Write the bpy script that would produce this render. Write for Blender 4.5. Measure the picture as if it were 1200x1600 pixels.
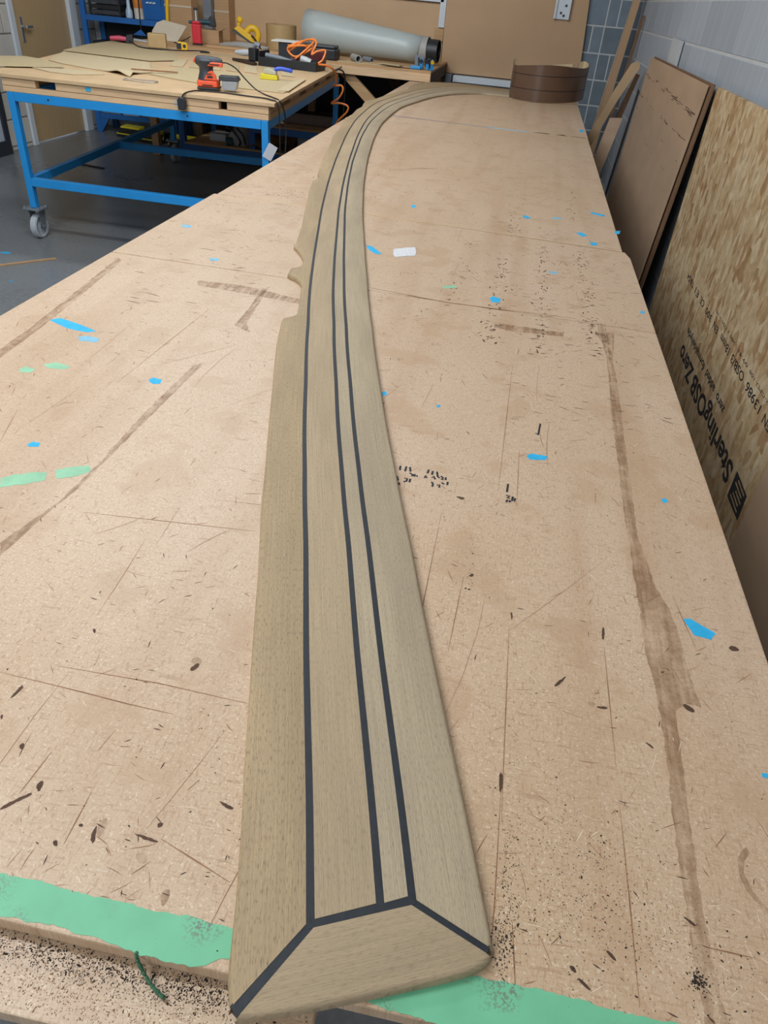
import bpy, bmesh, math, random
from mathutils import Vector, Matrix

# ------------------------------------------------------------------ camera, world, lights
scene = bpy.context.scene
for o in list(bpy.data.objects):
    bpy.data.objects.remove(o)
COL = scene.collection
cam_data = bpy.data.cameras.new('camera')
cam = bpy.data.objects.new('camera', cam_data)
COL.objects.link(cam)
cam.matrix_world = Matrix(((0.980620, -0.166671, 0.102985, 0.0000), (0.181405, 0.573848, -0.798618, 0.0000), (0.074008, 0.801822, 0.592962, 1.5200), (0, 0, 0, 1)))
cam_data.sensor_fit = 'VERTICAL'
cam_data.sensor_height = 36.0
cam_data.lens = 24.8625
cam_data.clip_start = 0.02
scene.camera = cam

world = bpy.data.worlds.new('world')
scene.world = world
world.use_nodes = True
bg = world.node_tree.nodes['Background']
bg.inputs[0].default_value = (0.75, 0.86, 1.0, 1)
bg.inputs[1].default_value = 1.0

scene.view_settings.view_transform = 'Standard'
scene.view_settings.look = 'None'
scene.view_settings.gamma = 1.0
scene.view_settings.use_curve_mapping = False
scene.view_settings.exposure = 0.0


def area_light(name, loc, rot, sx, sy, power, color):
    d = bpy.data.lights.new(name, 'AREA')
    d.shape = 'RECTANGLE'
    d.size, d.size_y = sx, sy
    d.energy = power
    d.color = color
    o = bpy.data.objects.new(name, d)
    COL.objects.link(o)
    o.location = loc
    o.rotation_euler = rot
    return o


# daylight through the open roller doorway in the wall behind the camera
area_light('doorway_daylight', (-2.55, -4.45, 1.65), (math.radians(90), 0, math.radians(180)), 3.9, 2.9, 225, (0.84, 0.92, 1.0))

LAMP, LAMP_COLOR = 47, (0.87, 0.94, 1.0)      # the ceiling battens built further down
BZ = 0.88        # bench top
rnd = random.Random(7)

# ------------------------------------------------------------------ traced plan data (metres)
STRIP_LINE = [(-0.064, 0.264), (-0.091, 0.360), (-0.119, 0.455), (-0.147, 0.550), (-0.174, 0.646), (-0.201, 0.742), (-0.229, 0.837), (-0.256, 0.933), (-0.283, 1.028), (-0.309, 1.124), (-0.334, 1.220), (-0.360, 1.316), (-0.385, 1.412), (-0.409, 1.509), (-0.434, 1.605), (-0.458, 1.701), (-0.481, 1.798), (-0.503, 1.895), (-0.525, 1.992), (-0.546, 2.089), (-0.567, 2.186), (-0.588, 2.283), (-0.609, 2.380), (-0.630, 2.477), (-0.650, 2.575), (-0.669, 2.672), (-0.688, 2.770), (-0.707, 2.867), (-0.725, 2.965), (-0.743, 3.063), (-0.760, 3.161), (-0.777, 3.259), (-0.794, 3.357), (-0.810, 3.455), (-0.826, 3.553), (-0.841, 3.651), (-0.857, 3.749), (-0.872, 3.847), (-0.888, 3.945), (-0.902, 4.043), (-0.916, 4.142), (-0.929, 4.240), (-0.941, 4.339), (-0.954, 4.438), (-0.965, 4.536), (-0.975, 4.635), (-0.983, 4.734), (-0.990, 4.833), (-0.996, 4.932), (-1.002, 5.032), (-1.007, 5.131), (-1.011, 5.230), (-1.014, 5.329), (-1.014, 5.429), (-1.009, 5.528), (-1.002, 5.627), (-0.992, 5.726), (-0.981, 5.825), (-0.970, 5.923), (-0.958, 6.022), (-0.946, 6.121), (-0.934, 6.219), (-0.919, 6.318), (-0.901, 6.415), (-0.879, 6.512), (-0.853, 6.608), (-0.823, 6.703), (-0.788, 6.796), (-0.747, 6.886), (-0.696, 6.971), (-0.632, 7.047), (-0.554, 7.109), (-0.463, 7.148), (-0.365, 7.165), (-0.266, 7.166), (-0.167, 7.168)]
STRIP_LEFT = [(-0.067, -0.060), (-0.051, -0.063), (-0.036, -0.065), (-0.009, -0.064), (0.026, -0.063), (0.088, -0.063), (0.149, -0.064), (0.227, -0.063), (0.320, -0.063), (0.433, -0.063), (0.564, -0.065), (0.711, -0.063), (0.861, -0.063), (1.007, -0.064), (1.179, -0.065), (1.228, -0.064), (1.319, -0.061), (1.336, -0.038), (1.349, -0.028), (1.386, -0.025), (1.501, -0.023), (1.553, -0.023), (1.584, -0.030), (1.614, -0.046), (1.626, -0.065), (1.682, -0.059), (1.698, -0.036), (1.732, -0.028), (1.775, -0.031), (1.815, -0.039), (1.856, -0.052), (1.885, -0.065), (1.905, -0.060), (1.986, -0.059), (2.110, -0.055), (2.323, -0.057), (2.589, -0.063), (2.765, -0.063), (2.801, -0.049), (2.851, -0.043), (2.896, -0.054), (2.998, -0.057), (3.283, -0.060), (3.530, -0.058), (3.826, -0.064), (4.062, -0.059), (4.276, -0.066), (4.514, -0.071), (4.561, -0.052), (4.719, -0.056), (4.894, -0.062), (5.037, -0.052), (5.199, -0.071), (5.365, -0.090), (5.447, -0.067), (5.781, -0.073), (6.058, -0.070), (6.352, -0.086), (6.903, -0.300), (7.024, -0.300), (7.083, -0.300), (7.248, -0.202), (7.447, -0.165)]
BLUE_TAPE = [
    [(-0.955, 1.355), (-0.939, 1.373), (-0.883, 1.355), (-0.832, 1.333), (-0.850, 1.322), (-0.897, 1.327)],
    [(-0.854, 1.295), (-0.834, 1.306), (-0.806, 1.299), (-0.806, 1.281), (-0.841, 1.278)],
    [(-0.630, 1.155), (-0.625, 1.169), (-0.606, 1.164), (-0.603, 1.148), (-0.616, 1.143)],
    [(-0.710, 0.881), (-0.705, 0.891), (-0.693, 0.891), (-0.689, 0.880), (-0.703, 0.875)],
    [(0.101, 1.096), (0.109, 1.106), (0.139, 1.106), (0.134, 1.091), (0.107, 1.085)],
    [(-0.013, 1.883), (-0.006, 1.902), (0.017, 1.891), (0.014, 1.859), (-0.006, 1.856)],
    [(0.315, 0.739), (0.325, 0.742), (0.354, 0.722), (0.347, 0.708), (0.326, 0.711)],
    [(-0.418, 2.213), (-0.397, 2.208), (-0.354, 2.144), (-0.370, 2.136), (-0.398, 2.165)],
    [(-0.188, 1.252), (-0.181, 1.260), (-0.176, 1.245), (-0.183, 1.237)],
    [(-0.076, 1.231), (-0.070, 1.238), (-0.068, 1.228), (-0.074, 1.224)],
    [(0.324, 1.025), (0.332, 1.031), (0.335, 1.021), (0.327, 1.013)],
    [(0.144, 2.189), (0.173, 2.195), (0.171, 2.175), (0.146, 2.171)],
    [(0.287, 2.584), (0.313, 2.580), (0.307, 2.545), (0.288, 2.544)],
    [(0.243, 2.681), (0.262, 2.698), (0.283, 2.665), (0.264, 2.639)],
    [(0.310, 3.033), (0.366, 3.009), (0.361, 2.976), (0.314, 3.003)],
    [(0.387, 2.777), (0.406, 2.787), (0.399, 2.739), (0.381, 2.739)],
    [(0.054, 2.848), (0.083, 2.823), (0.074, 2.799), (0.053, 2.807)],
    [(0.162, 2.873), (0.198, 2.872), (0.192, 2.849), (0.164, 2.845)],
    [(-1.003, 2.174), (-0.971, 2.182), (-0.963, 2.154), (-0.990, 2.149)],
    [(0.387, 1.943), (0.401, 1.944), (0.395, 1.927), (0.387, 1.924)],
    [(0.363, 0.515), (0.373, 0.516), (0.371, 0.509), (0.363, 0.510)],
    [(-0.363, 2.793), (-0.346, 2.791), (-0.345, 2.750), (-0.357, 2.754)],
    [(-0.802, 1.901), (-0.775, 1.907), (-0.771, 1.884), (-0.792, 1.881)],
    [(0.357, 5.322), (0.386, 5.346), (0.377, 5.224), (0.353, 5.233)]]
GREEN_TAPE = [
    [(-0.692, 0.783), (-0.680, 0.796), (-0.657, 0.810), (-0.635, 0.817), (-0.628, 0.797), (-0.648, 0.779), (-0.671, 0.766), (-0.678, 0.761)],
    [(-0.628, 0.825), (-0.610, 0.840), (-0.585, 0.852), (-0.576, 0.839), (-0.588, 0.820), (-0.612, 0.806)],
    [(-0.845, 1.152), (-0.832, 1.169), (-0.792, 1.161), (-0.799, 1.146), (-0.830, 1.142)],
    [(-0.876, 1.119), (-0.871, 1.136), (-0.849, 1.129), (-0.849, 1.114), (-0.866, 1.108)],
    [(-0.148, 1.928), (-0.111, 1.949), (-0.106, 1.935), (-0.139, 1.910)]]
GREEN_STRIPS = [
    [(-0.373, 0.249), (-0.338, 0.250), (-0.303, 0.251), (-0.278, 0.249), (-0.254, 0.249), (-0.220, 0.250), (-0.191, 0.249), (-0.163, 0.251), (-0.130, 0.250), (-0.107, 0.249), (-0.099, 0.227), (-0.122, 0.227), (-0.129, 0.226), (-0.135, 0.221), (-0.144, 0.217), (-0.150, 0.215), (-0.165, 0.215), (-0.175, 0.215), (-0.197, 0.215), (-0.201, 0.217), (-0.221, 0.218), (-0.236, 0.220), (-0.249, 0.219), (-0.267, 0.221), (-0.289, 0.219), (-0.304, 0.220), (-0.316, 0.218), (-0.350, 0.217)],
    [(-0.026, 0.220), (0.004, 0.239), (0.054, 0.257), (0.092, 0.257), (0.122, 0.258), (0.148, 0.258), (0.189, 0.256), (0.240, 0.257), (0.232, 0.245), (0.108, 0.216), (0.068, 0.219), (0.054, 0.216), (0.028, 0.219), (0.008, 0.219), (-0.010, 0.221)]]
WHITE_PATCH = [
    [(-0.329, 2.204), (-0.304, 2.230), (-0.271, 2.253), (-0.259, 2.201), (-0.256, 2.168), (-0.286, 2.148), (-0.311, 2.130), (-0.323, 2.158)]]
STAINS = [
    [(0.264, 1.806), (0.275, 1.586), (0.265, 1.328), (0.262, 1.128), (0.259, 0.969), (0.260, 0.870), (0.258, 0.811), (0.260, 0.746), (0.258, 0.663), (0.264, 0.603), (0.264, 0.530), (0.260, 0.438), (0.259, 0.362), (0.259, 0.308), (0.260, 0.253), (0.278, 0.256), (0.275, 0.317), (0.274, 0.377), (0.277, 0.456), (0.280, 0.522), (0.283, 0.579), (0.298, 0.592), (0.314, 0.591), (0.309, 0.634), (0.306, 0.698), (0.300, 0.756), (0.287, 0.792), (0.281, 0.854), (0.274, 0.906), (0.278, 1.050), (0.281, 1.203), (0.287, 1.423), (0.288, 1.591), (0.285, 1.814)],
    [(-0.586, 0.623), (-0.580, 0.702), (-0.570, 0.788), (-0.568, 0.903), (-0.566, 1.015), (-0.559, 1.247), (-0.563, 1.265), (-0.576, 1.238), (-0.581, 1.035), (-0.575, 0.854), (-0.579, 0.751), (-0.602, 0.647)],
    [(-0.937, 1.150), (-0.947, 1.300), (-0.963, 1.456), (-1.002, 1.781), (-1.024, 1.807), (-0.986, 1.468), (-0.969, 1.311), (-0.962, 1.189)],
    [(-0.572, 1.471), (-0.576, 1.588), (-0.590, 1.727), (-0.575, 1.723), (-0.560, 1.586), (-0.550, 1.491), (-0.523, 1.442), (-0.549, 1.456)],
    [(-0.762, 1.717), (-0.641, 1.726), (-0.473, 1.686), (-0.464, 1.652), (-0.605, 1.671), (-0.745, 1.683)],
    [(0.327, 0.424), (0.317, 0.411), (0.314, 0.392), (0.318, 0.378), (0.333, 0.362), (0.334, 0.367), (0.324, 0.382), (0.319, 0.396), (0.322, 0.409), (0.330, 0.419)],
    [(0.021, 1.712), (0.053, 1.711), (0.178, 1.708), (0.178, 1.683), (0.055, 1.669), (0.015, 1.680)],
    [(0.209, 1.720), (0.305, 1.756), (0.289, 1.592), (0.257, 1.737)]]
LINES = [
    [(0.063, 1.468), (0.058, 0.965)],
    [(0.088, 1.115), (0.089, 0.934)],
    [(0.088, 0.662), (0.091, 0.399)],
    [(0.207, 0.661), (0.208, 0.485)],
    [(0.089, 0.427), (0.089, 0.322), (0.088, 0.282)],
    [(0.208, 0.446), (0.209, 0.340), (0.209, 0.262)],
    [(-0.470, 0.448), (-0.369, 0.444), (-0.315, 0.441), (-0.264, 0.440)],
    [(-0.414, 0.471), (-0.295, 0.475), (-0.189, 0.472)],
    [(-0.335, 1.839), (-0.117, 1.806), (0.213, 1.818)],
    [(-0.754, 0.876), (-0.789, 0.979)],
    [(-0.533, 0.739), (-0.281, 0.764)],
    [(-0.680, 1.121), (-0.660, 1.555)],
    [(-0.218, 0.309), (-0.142, 0.285)],
    [(-0.299, 0.285), (-0.301, 0.339)],
    [(-0.371, 0.305), (-0.355, 0.323)],
    [(-0.365, 0.321), (-0.361, 0.369)],
    [(0.308, 0.784), (0.324, 0.685)],
    [(-0.476, 3.473), (-0.350, 3.520)],
    [(0.105, 0.306), (0.110, 0.248)],
    [(0.269, 0.321), (0.312, 0.321)],
    [(0.132, 1.133), (0.127, 1.155), (0.122, 1.214)],
    [(-0.025, 0.887), (-0.025, 0.513)],
    [(0.022, 0.747), (0.016, 0.601)],
    [(-0.548, 3.381), (-0.360, 3.530)],
    [(-0.474, 2.363), (-0.417, 1.968)]]
GOUGES = [
    [(-0.272, 0.503), (-0.266, 0.514), (-0.262, 0.510), (-0.267, 0.499)],
    [(-0.439, 0.418), (-0.437, 0.439), (-0.433, 0.434), (-0.436, 0.420)],
    [(-0.244, 0.309), (-0.219, 0.307), (-0.219, 0.304), (-0.239, 0.306)],
    [(-0.374, 0.304), (-0.363, 0.317), (-0.355, 0.325), (-0.353, 0.322), (-0.361, 0.314), (-0.371, 0.302)],
    [(0.365, 0.699), (0.373, 0.706), (0.381, 0.698), (0.370, 0.694)],
    [(0.291, 0.589), (0.297, 0.592), (0.307, 0.583), (0.299, 0.580)],
    [(0.088, 0.694), (0.092, 0.689), (0.091, 0.674)],
    [(0.207, 0.696), (0.210, 0.694), (0.208, 0.672), (0.205, 0.674)],
    [(0.144, 0.583), (0.158, 0.600), (0.158, 0.596), (0.146, 0.579)],
    [(0.192, 0.563), (0.205, 0.565), (0.204, 0.561), (0.193, 0.560)],
    [(0.241, 0.527), (0.252, 0.521), (0.250, 0.518)],
    [(0.153, 0.281), (0.157, 0.282), (0.160, 0.277), (0.156, 0.277)],
    [(0.159, 0.274), (0.165, 0.272), (0.172, 0.265), (0.163, 0.269)],
    [(0.184, 0.300), (0.188, 0.300), (0.194, 0.293), (0.189, 0.294)],
    [(0.254, 0.345), (0.267, 0.338), (0.263, 0.336)],
    [(0.086, 0.452), (0.091, 0.448), (0.090, 0.427), (0.087, 0.430)],
    [(0.261, 0.270), (0.269, 0.264), (0.266, 0.263)],
    [(-0.182, 0.357), (-0.163, 0.353), (-0.165, 0.350), (-0.173, 0.351)],
    [(-0.227, 0.322), (-0.222, 0.324), (-0.221, 0.320), (-0.225, 0.318)],
    [(-0.310, 0.285), (-0.307, 0.288), (-0.303, 0.282), (-0.307, 0.282)],
    [(-0.406, 0.533), (-0.402, 0.533), (-0.399, 0.526), (-0.403, 0.528)],
    [(0.027, 0.748), (0.035, 0.757), (0.035, 0.748)],
    [(-0.296, 0.305), (-0.293, 0.307), (-0.291, 0.304), (-0.294, 0.303)],
    [(0.272, 0.635), (0.279, 0.638), (0.276, 0.633)],
    [(-0.010, 0.936), (0.008, 0.936), (0.003, 0.927)],
    [(-0.280, 0.295), (-0.280, 0.308), (-0.278, 0.306), (-0.273, 0.290)],
    [(-0.396, 0.368), (-0.393, 0.373), (-0.389, 0.367), (-0.391, 0.364)],
    [(-0.205, 0.517), (-0.201, 0.521), (-0.199, 0.513)],
    [(-0.435, 0.396), (-0.433, 0.399), (-0.430, 0.391)],
    [(-0.355, 0.331), (-0.353, 0.339), (-0.349, 0.336), (-0.348, 0.325)]]
RUST = [
    [(-0.233, 0.290), (-0.229, 0.294), (-0.221, 0.290), (-0.220, 0.284), (-0.228, 0.284)],
    [(-0.277, 0.516), (-0.268, 0.523), (-0.260, 0.515), (-0.267, 0.507)],
    [(-0.279, 0.311), (-0.273, 0.319), (-0.269, 0.298), (-0.276, 0.299)],
    [(-0.198, 0.264), (-0.190, 0.270), (-0.188, 0.258), (-0.191, 0.252)],
    [(0.182, 0.568), (0.191, 0.568), (0.189, 0.560), (0.183, 0.562)]]
PEN = [
    [(-0.108, 0.998), (-0.107, 0.984)],
    [(-0.098, 0.999), (-0.098, 0.983)],
    [(-0.092, 0.999), (-0.089, 0.985)],
    [(-0.090, 0.981), (-0.084, 0.977), (-0.085, 0.972)],
    [(-0.081, 0.980), (-0.081, 0.972)],
    [(-0.077, 0.977), (-0.077, 0.973)],
    [(-0.096, 0.963), (-0.091, 0.963), (-0.091, 0.955), (-0.096, 0.952)],
    [(-0.086, 0.964), (-0.086, 0.953)],
    [(-0.109, 0.965), (-0.105, 0.955), (-0.108, 0.950)],
    [(-0.103, 0.948), (-0.100, 0.941)],
    [(-0.060, 1.000), (-0.061, 0.988)],
    [(-0.053, 0.998), (-0.053, 0.986)],
    [(-0.046, 0.998), (-0.043, 0.983), (-0.039, 0.980)],
    [(-0.064, 0.973), (-0.063, 0.981), (-0.060, 0.974)],
    [(-0.052, 0.977), (-0.050, 0.983), (-0.046, 0.974)],
    [(-0.038, 0.987), (-0.034, 0.982), (-0.036, 0.977), (-0.032, 0.977)],
    [(-0.030, 0.985), (-0.029, 0.977)],
    [(-0.051, 0.965), (-0.048, 0.960), (-0.048, 0.951)],
    [(-0.042, 0.958), (-0.037, 0.960), (-0.037, 0.952)],
    [(-0.035, 0.968), (-0.030, 0.964)],
    [(-0.025, 0.973), (-0.025, 0.963)],
    [(0.073, 0.996), (0.072, 0.971)],
    [(0.071, 0.962), (0.077, 0.961), (0.073, 0.955), (0.078, 0.954)],
    [(0.074, 0.950), (0.072, 0.942)],
    [(0.078, 0.949), (0.077, 0.943)],
    [(0.082, 0.961), (0.081, 0.948), (0.085, 0.949), (0.086, 0.957), (0.082, 0.956)],
    [(0.125, 1.223), (0.121, 1.177), (0.116, 1.183)]]
NAIL_ROWS = [
    [(0.000, 2.320), (0.005, 2.032), (0.005, 1.728), (0.008, 1.564)],
    [(0.127, 2.453), (0.124, 2.083), (0.119, 1.772), (0.120, 1.531)],
    [(0.246, 2.470), (0.252, 2.137), (0.246, 1.821), (0.255, 1.580)],
    [(-0.107, 2.382), (-0.113, 1.774)],
    [(0.010, 2.886), (0.036, 2.529)],
    [(0.248, 3.363), (0.241, 2.806)]]

# ------------------------------------------------------------------ material helpers
MATS = {}


def srgb(r, g, b):
    def c(v):
        v /= 255.0
        return v / 12.92 if v <= 0.04045 else ((v + 0.055) / 1.055) ** 2.4
    return (c(r), c(g), c(b), 1)


def mat(name, col, rough=0.6, var=0.12, scale=6.0, bump=0.0, metal=0.0, spec=0.5, alpha=1.0, stretch=(1, 1, 1), col2=None, detail=6.0, bscale=None, coords='Object'):
    if name in MATS:
        return MATS[name]
    m = bpy.data.materials.new(name)
    m.use_nodes = True
    nt = m.node_tree
    n, l = nt.nodes, nt.links
    b = n['Principled BSDF']
    tc = n.new('ShaderNodeTexCoord')
    mp = n.new('ShaderNodeMapping')
    mp.inputs['Scale'].default_value = stretch
    l.new(tc.outputs[coords], mp.inputs[0])
    no = n.new('ShaderNodeTexNoise')
    no.inputs['Scale'].default_value = scale
    no.inputs['Detail'].default_value = detail
    l.new(mp.outputs[0], no.inputs['Vector'])
    rp = n.new('ShaderNodeValToRGB')
    c = col
    c2 = col2 or tuple(min(1, v * (1 + var)) for v in c[:3]) + (1,)
    c1 = c if col2 else tuple(v * (1 - var) for v in c[:3]) + (1,)
    rp.color_ramp.elements[0].color = c1
    rp.color_ramp.elements[1].color = c2
    rp.color_ramp.elements[0].position = 0.3
    rp.color_ramp.elements[1].position = 0.7
    l.new(no.outputs[0], rp.inputs[0])
    l.new(rp.outputs[0], b.inputs['Base Color'])
    b.inputs['Roughness'].default_value = rough
    b.inputs['Metallic'].default_value = metal
    b.inputs['Specular IOR Level'].default_value = spec
    b.inputs['Alpha'].default_value = alpha
    if bump:
        bp = n.new('ShaderNodeBump')
        bp.inputs['Strength'].default_value = bump
        bp.inputs['Distance'].default_value = 0.004
        if bscale:
            n2 = n.new('ShaderNodeTexNoise')
            n2.inputs['Scale'].default_value = bscale
            l.new(mp.outputs[0], n2.inputs['Vector'])
            l.new(n2.outputs[0], bp.inputs['Height'])
        else:
            l.new(no.outputs[0], bp.inputs['Height'])
        l.new(bp.outputs[0], b.inputs['Normal'])
    MATS[name] = m
    return m


def nodes_of(name):
    m = bpy.data.materials.new(name)
    m.use_nodes = True
    return m, m.node_tree.nodes, m.node_tree.links, m.node_tree.nodes['Principled BSDF']


def add(n, kind, **kw):
    x = n.new(kind)
    for k, v in kw.items():
        if k in x.inputs:
            x.inputs[k].default_value = v
        else:
            setattr(x, k, v)
    return x


def ramp(n, l, src, stops):
    r = n.new('ShaderNodeValToRGB')
    e = r.color_ramp.elements
    while len(e) < len(stops):
        e.new(0.5)
    for i, (p, c) in enumerate(stops):
        e[i].position = p
        e[i].color = c if len(c) == 4 else tuple(c) + (1,)
    l.new(src, r.inputs[0])
    return r


def mixc(n, l, a, b, fac, blend='MIX'):
    x = n.new('ShaderNodeMix')
    x.data_type = 'RGBA'
    x.blend_type = blend
    for i, v in ((6, a), (7, b), (0, fac)):
        if hasattr(v, 'links'):
            l.new(v, x.inputs[i])
        else:
            x.inputs[i].default_value = v
    return x.outputs[2]


def make_bench_material():
    m, n, l, b = nodes_of('worn_chipboard')
    tc = n.new('ShaderNodeTexCoord')
    geo = n.new('ShaderNodeNewGeometry')
    big = add(n, 'ShaderNodeTexNoise', Scale=1.6, Detail=4.0)
    l.new(geo.outputs['Position'], big.inputs['Vector'])
    base = ramp(n, l, big.outputs[0], [(0.3, srgb(196, 166, 134)), (0.5, srgb(204, 175, 146)), (0.7, srgb(208, 180, 154))])
    # short random fibres and cuts, stretched both ways
    out = base.outputs[0]
    for k, (st, th, colr, amt) in enumerate((((70, 420, 1), 0.56, srgb(170, 134, 102), 0.45), ((420, 80, 1), 0.56, srgb(166, 128, 96), 0.45), ((260, 260, 1), 0.58, srgb(232, 212, 188), 0.5), ((600, 600, 1), 0.56, srgb(152, 116, 86), 0.4), ((18, 90, 1), 0.64, srgb(160, 122, 90), 0.4), ((9, 9, 1), 0.55, srgb(186, 152, 120), 0.5))):
        mp = n.new('ShaderNodeMapping')
        mp.inputs['Scale'].default_value = st
        mp.inputs['Rotation'].default_value = (0, 0, 0.25 * k)
        l.new(geo.outputs['Position'], mp.inputs[0])
        no = add(n, 'ShaderNodeTexNoise', Scale=1.0, Detail=3.0, Roughness=0.6)
        l.new(mp.outputs[0], no.inputs['Vector'])
        r = ramp(n, l, no.outputs[0], [(th, (0, 0, 0, 1)), (th + 0.07, (amt, amt, amt, 1))])
        out = mixc(n, l, out, colr, r.outputs[0])
    # faint long streaks of wear along the bench
    mp = n.new('ShaderNodeMapping')
    mp.inputs['Scale'].default_value = (9, 0.5, 1)
    l.new(geo.outputs['Position'], mp.inputs[0])
    no = add(n, 'ShaderNodeTexNoise', Scale=1.3, Detail=5.0)
    l.new(mp.outputs[0], no.inputs['Vector'])
    r = ramp(n, l, no.outputs[0], [(0.5, (0, 0, 0, 1)), (0.75, (0.45, 0.45, 0.45, 1))])
    out = mixc(n, l, out, srgb(172, 134, 100), r.outputs[0])
    l.new(out, b.inputs['Base Color'])
    b.inputs['Roughness'].default_value = 0.42
    b.inputs['Specular IOR Level'].default_value = 0.5
    fine = add(n, 'ShaderNodeTexNoise', Scale=160.0, Detail=4.0)
    l.new(geo.outputs['Position'], fine.inputs['Vector'])
    bp = add(n, 'ShaderNodeBump', Strength=0.12, Distance=0.002)
    l.new(fine.outputs[0], bp.inputs['Height'])
    l.new(bp.outputs[0], b.inputs['Normal'])
    return m


def make_teak_material(name, tint, gscale=1.0, rough_amt=0.5):
    """fine reeded synthetic teak: grain follows the UV map (u across, v along, metres)"""
    m, n, l, b = nodes_of(name)
    uv = n.new('ShaderNodeUVMap')

    def stretched(sc, detail=4.0, rough=0.55):
        mp = n.new('ShaderNodeMapping')
        mp.inputs['Scale'].default_value = sc
        l.new(uv.outputs[0], mp.inputs[0])
        no = add(n, 'ShaderNodeTexNoise', Scale=1.0, Detail=detail, Roughness=rough)
        l.new(mp.outputs[0], no.inputs['Vector'])
        return no.outputs[0]
    g1 = stretched((760 * gscale, 7, 1))
    g2 = stretched((1000 * gscale, 130, 1))
    g3 = stretched((12, 2.2, 1))
    c = ramp(n, l, g3, [(0.3, srgb(*[v * 0.93 for v in tint])), (0.7, srgb(*[min(255, v * 1.06) for v in tint]))]).outputs[0]
    r1 = ramp(n, l, g1, [(0.4, (0, 0, 0, 1)), (0.75, (0.5, 0.5, 0.5, 1))])
    c = mixc(n, l, c, srgb(*[v * 0.76 for v in tint]), r1.outputs[0])
    r2 = ramp(n, l, g2, [(0.52, (0, 0, 0, 1)), (0.72, (rough_amt, rough_amt, rough_amt, 1))])
    c = mixc(n, l, c, srgb(*[v * 0.62 for v in tint]), r2.outputs[0])
    l.new(c, b.inputs['Base Color'])
    b.inputs['Roughness'].default_value = 0.62
    b.inputs['Specular IOR Level'].default_value = 0.3
    mx = n.new('ShaderNodeMath')
    mx.operation = 'ADD'
    l.new(g1, mx.inputs[0])
    l.new(g2, mx.inputs[1])
    bp = add(n, 'ShaderNodeBump', Strength=0.35, Distance=0.0012)
    l.new(mx.outputs[0], bp.inputs['Height'])
    l.new(bp.outputs[0], b.inputs['Normal'])
    return m


def make_osb_material():
    m, n, l, b = nodes_of('oriented_strand_board')
    tc = n.new('ShaderNodeTexCoord')
    out = None
    for k, (sc, ang) in enumerate(((0, 0.5), (0, -0.6), (0, 1.2))):
        mp = n.new('ShaderNodeMapping')
        mp.inputs['Rotation'].default_value = (ang, 0, 0)
        mp.inputs['Scale'].default_value = (1, 62 - 8 * k, 20 + 4 * k)
        mp.inputs['Location'].default_value = (k * 3.1, k * 1.7, 0.4)
        l.new(tc.outputs['Object'], mp.inputs[0])
        vo = add(n, 'ShaderNodeTexVoronoi', Scale=0.55)
        l.new(mp.outputs[0], vo.inputs['Vector'])
        sp = n.new('ShaderNodeSeparateColor')
        l.new(vo.outputs['Color'], sp.inputs[0])
        cr = ramp(n, l, sp.outputs[0], [(0.0, srgb(168, 130, 88)), (0.25, srgb(194, 162, 120)), (0.55, srgb(206, 178, 138)), (0.9, srgb(218, 196, 160)), (1.0, srgb(178, 132, 88))])
        if out is None:
            out = cr.outputs[0]
        else:
            ms = ramp(n, l, sp.outputs[1], [(0.45, (0, 0, 0, 1)), (0.55, (1, 1, 1, 1))])
            out = mixc(n, l, out, cr.outputs[0], ms.outputs[0])
    no = add(n, 'ShaderNodeTexNoise', Scale=30.0, Detail=5.0)
    l.new(tc.outputs['Object'], no.inputs['Vector'])
    rr = ramp(n, l, no.outputs[0], [(0.35, srgb(190, 180, 165)), (0.65, (1, 1, 1, 1))])
    out = mixc(n, l, out, rr.outputs[0], 0.5, 'MULTIPLY')
    l.new(out, b.inputs['Base Color'])
    b.inputs['Roughness'].default_value = 0.6
    return m


def make_floor_material():
    m, n, l, b = nodes_of('sealed_concrete')
    geo = n.new('ShaderNodeNewGeometry')
    a = add(n, 'ShaderNodeTexNoise', Scale=0.9, Detail=8.0, Roughness=0.6)
    l.new(geo.outputs['Position'], a.inputs['Vector'])
    c = ramp(n, l, a.outputs[0], [(0.3, srgb(106, 109, 112)), (0.7, srgb(130, 132, 134))])
    f = add(n, 'ShaderNodeTexNoise', Scale=45.0, Detail=4.0)
    l.new(geo.outputs['Position'], f.inputs['Vector'])
    rr = ramp(n, l, f.outputs[0], [(0.4, srgb(225, 225, 225)), (0.6, (1, 1, 1, 1))])
    l.new(mixc(n, l, c.outputs[0], rr.outputs[0], 0.6, 'MULTIPLY'), b.inputs['Base Color'])
    r2 = ramp(n, l, a.outputs[0], [(0.3, (0.22, 0.22, 0.22, 1)), (0.7, (0.4, 0.4, 0.4, 1))])
    l.new(r2.outputs[0], b.inputs['Roughness'])
    return m


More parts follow.
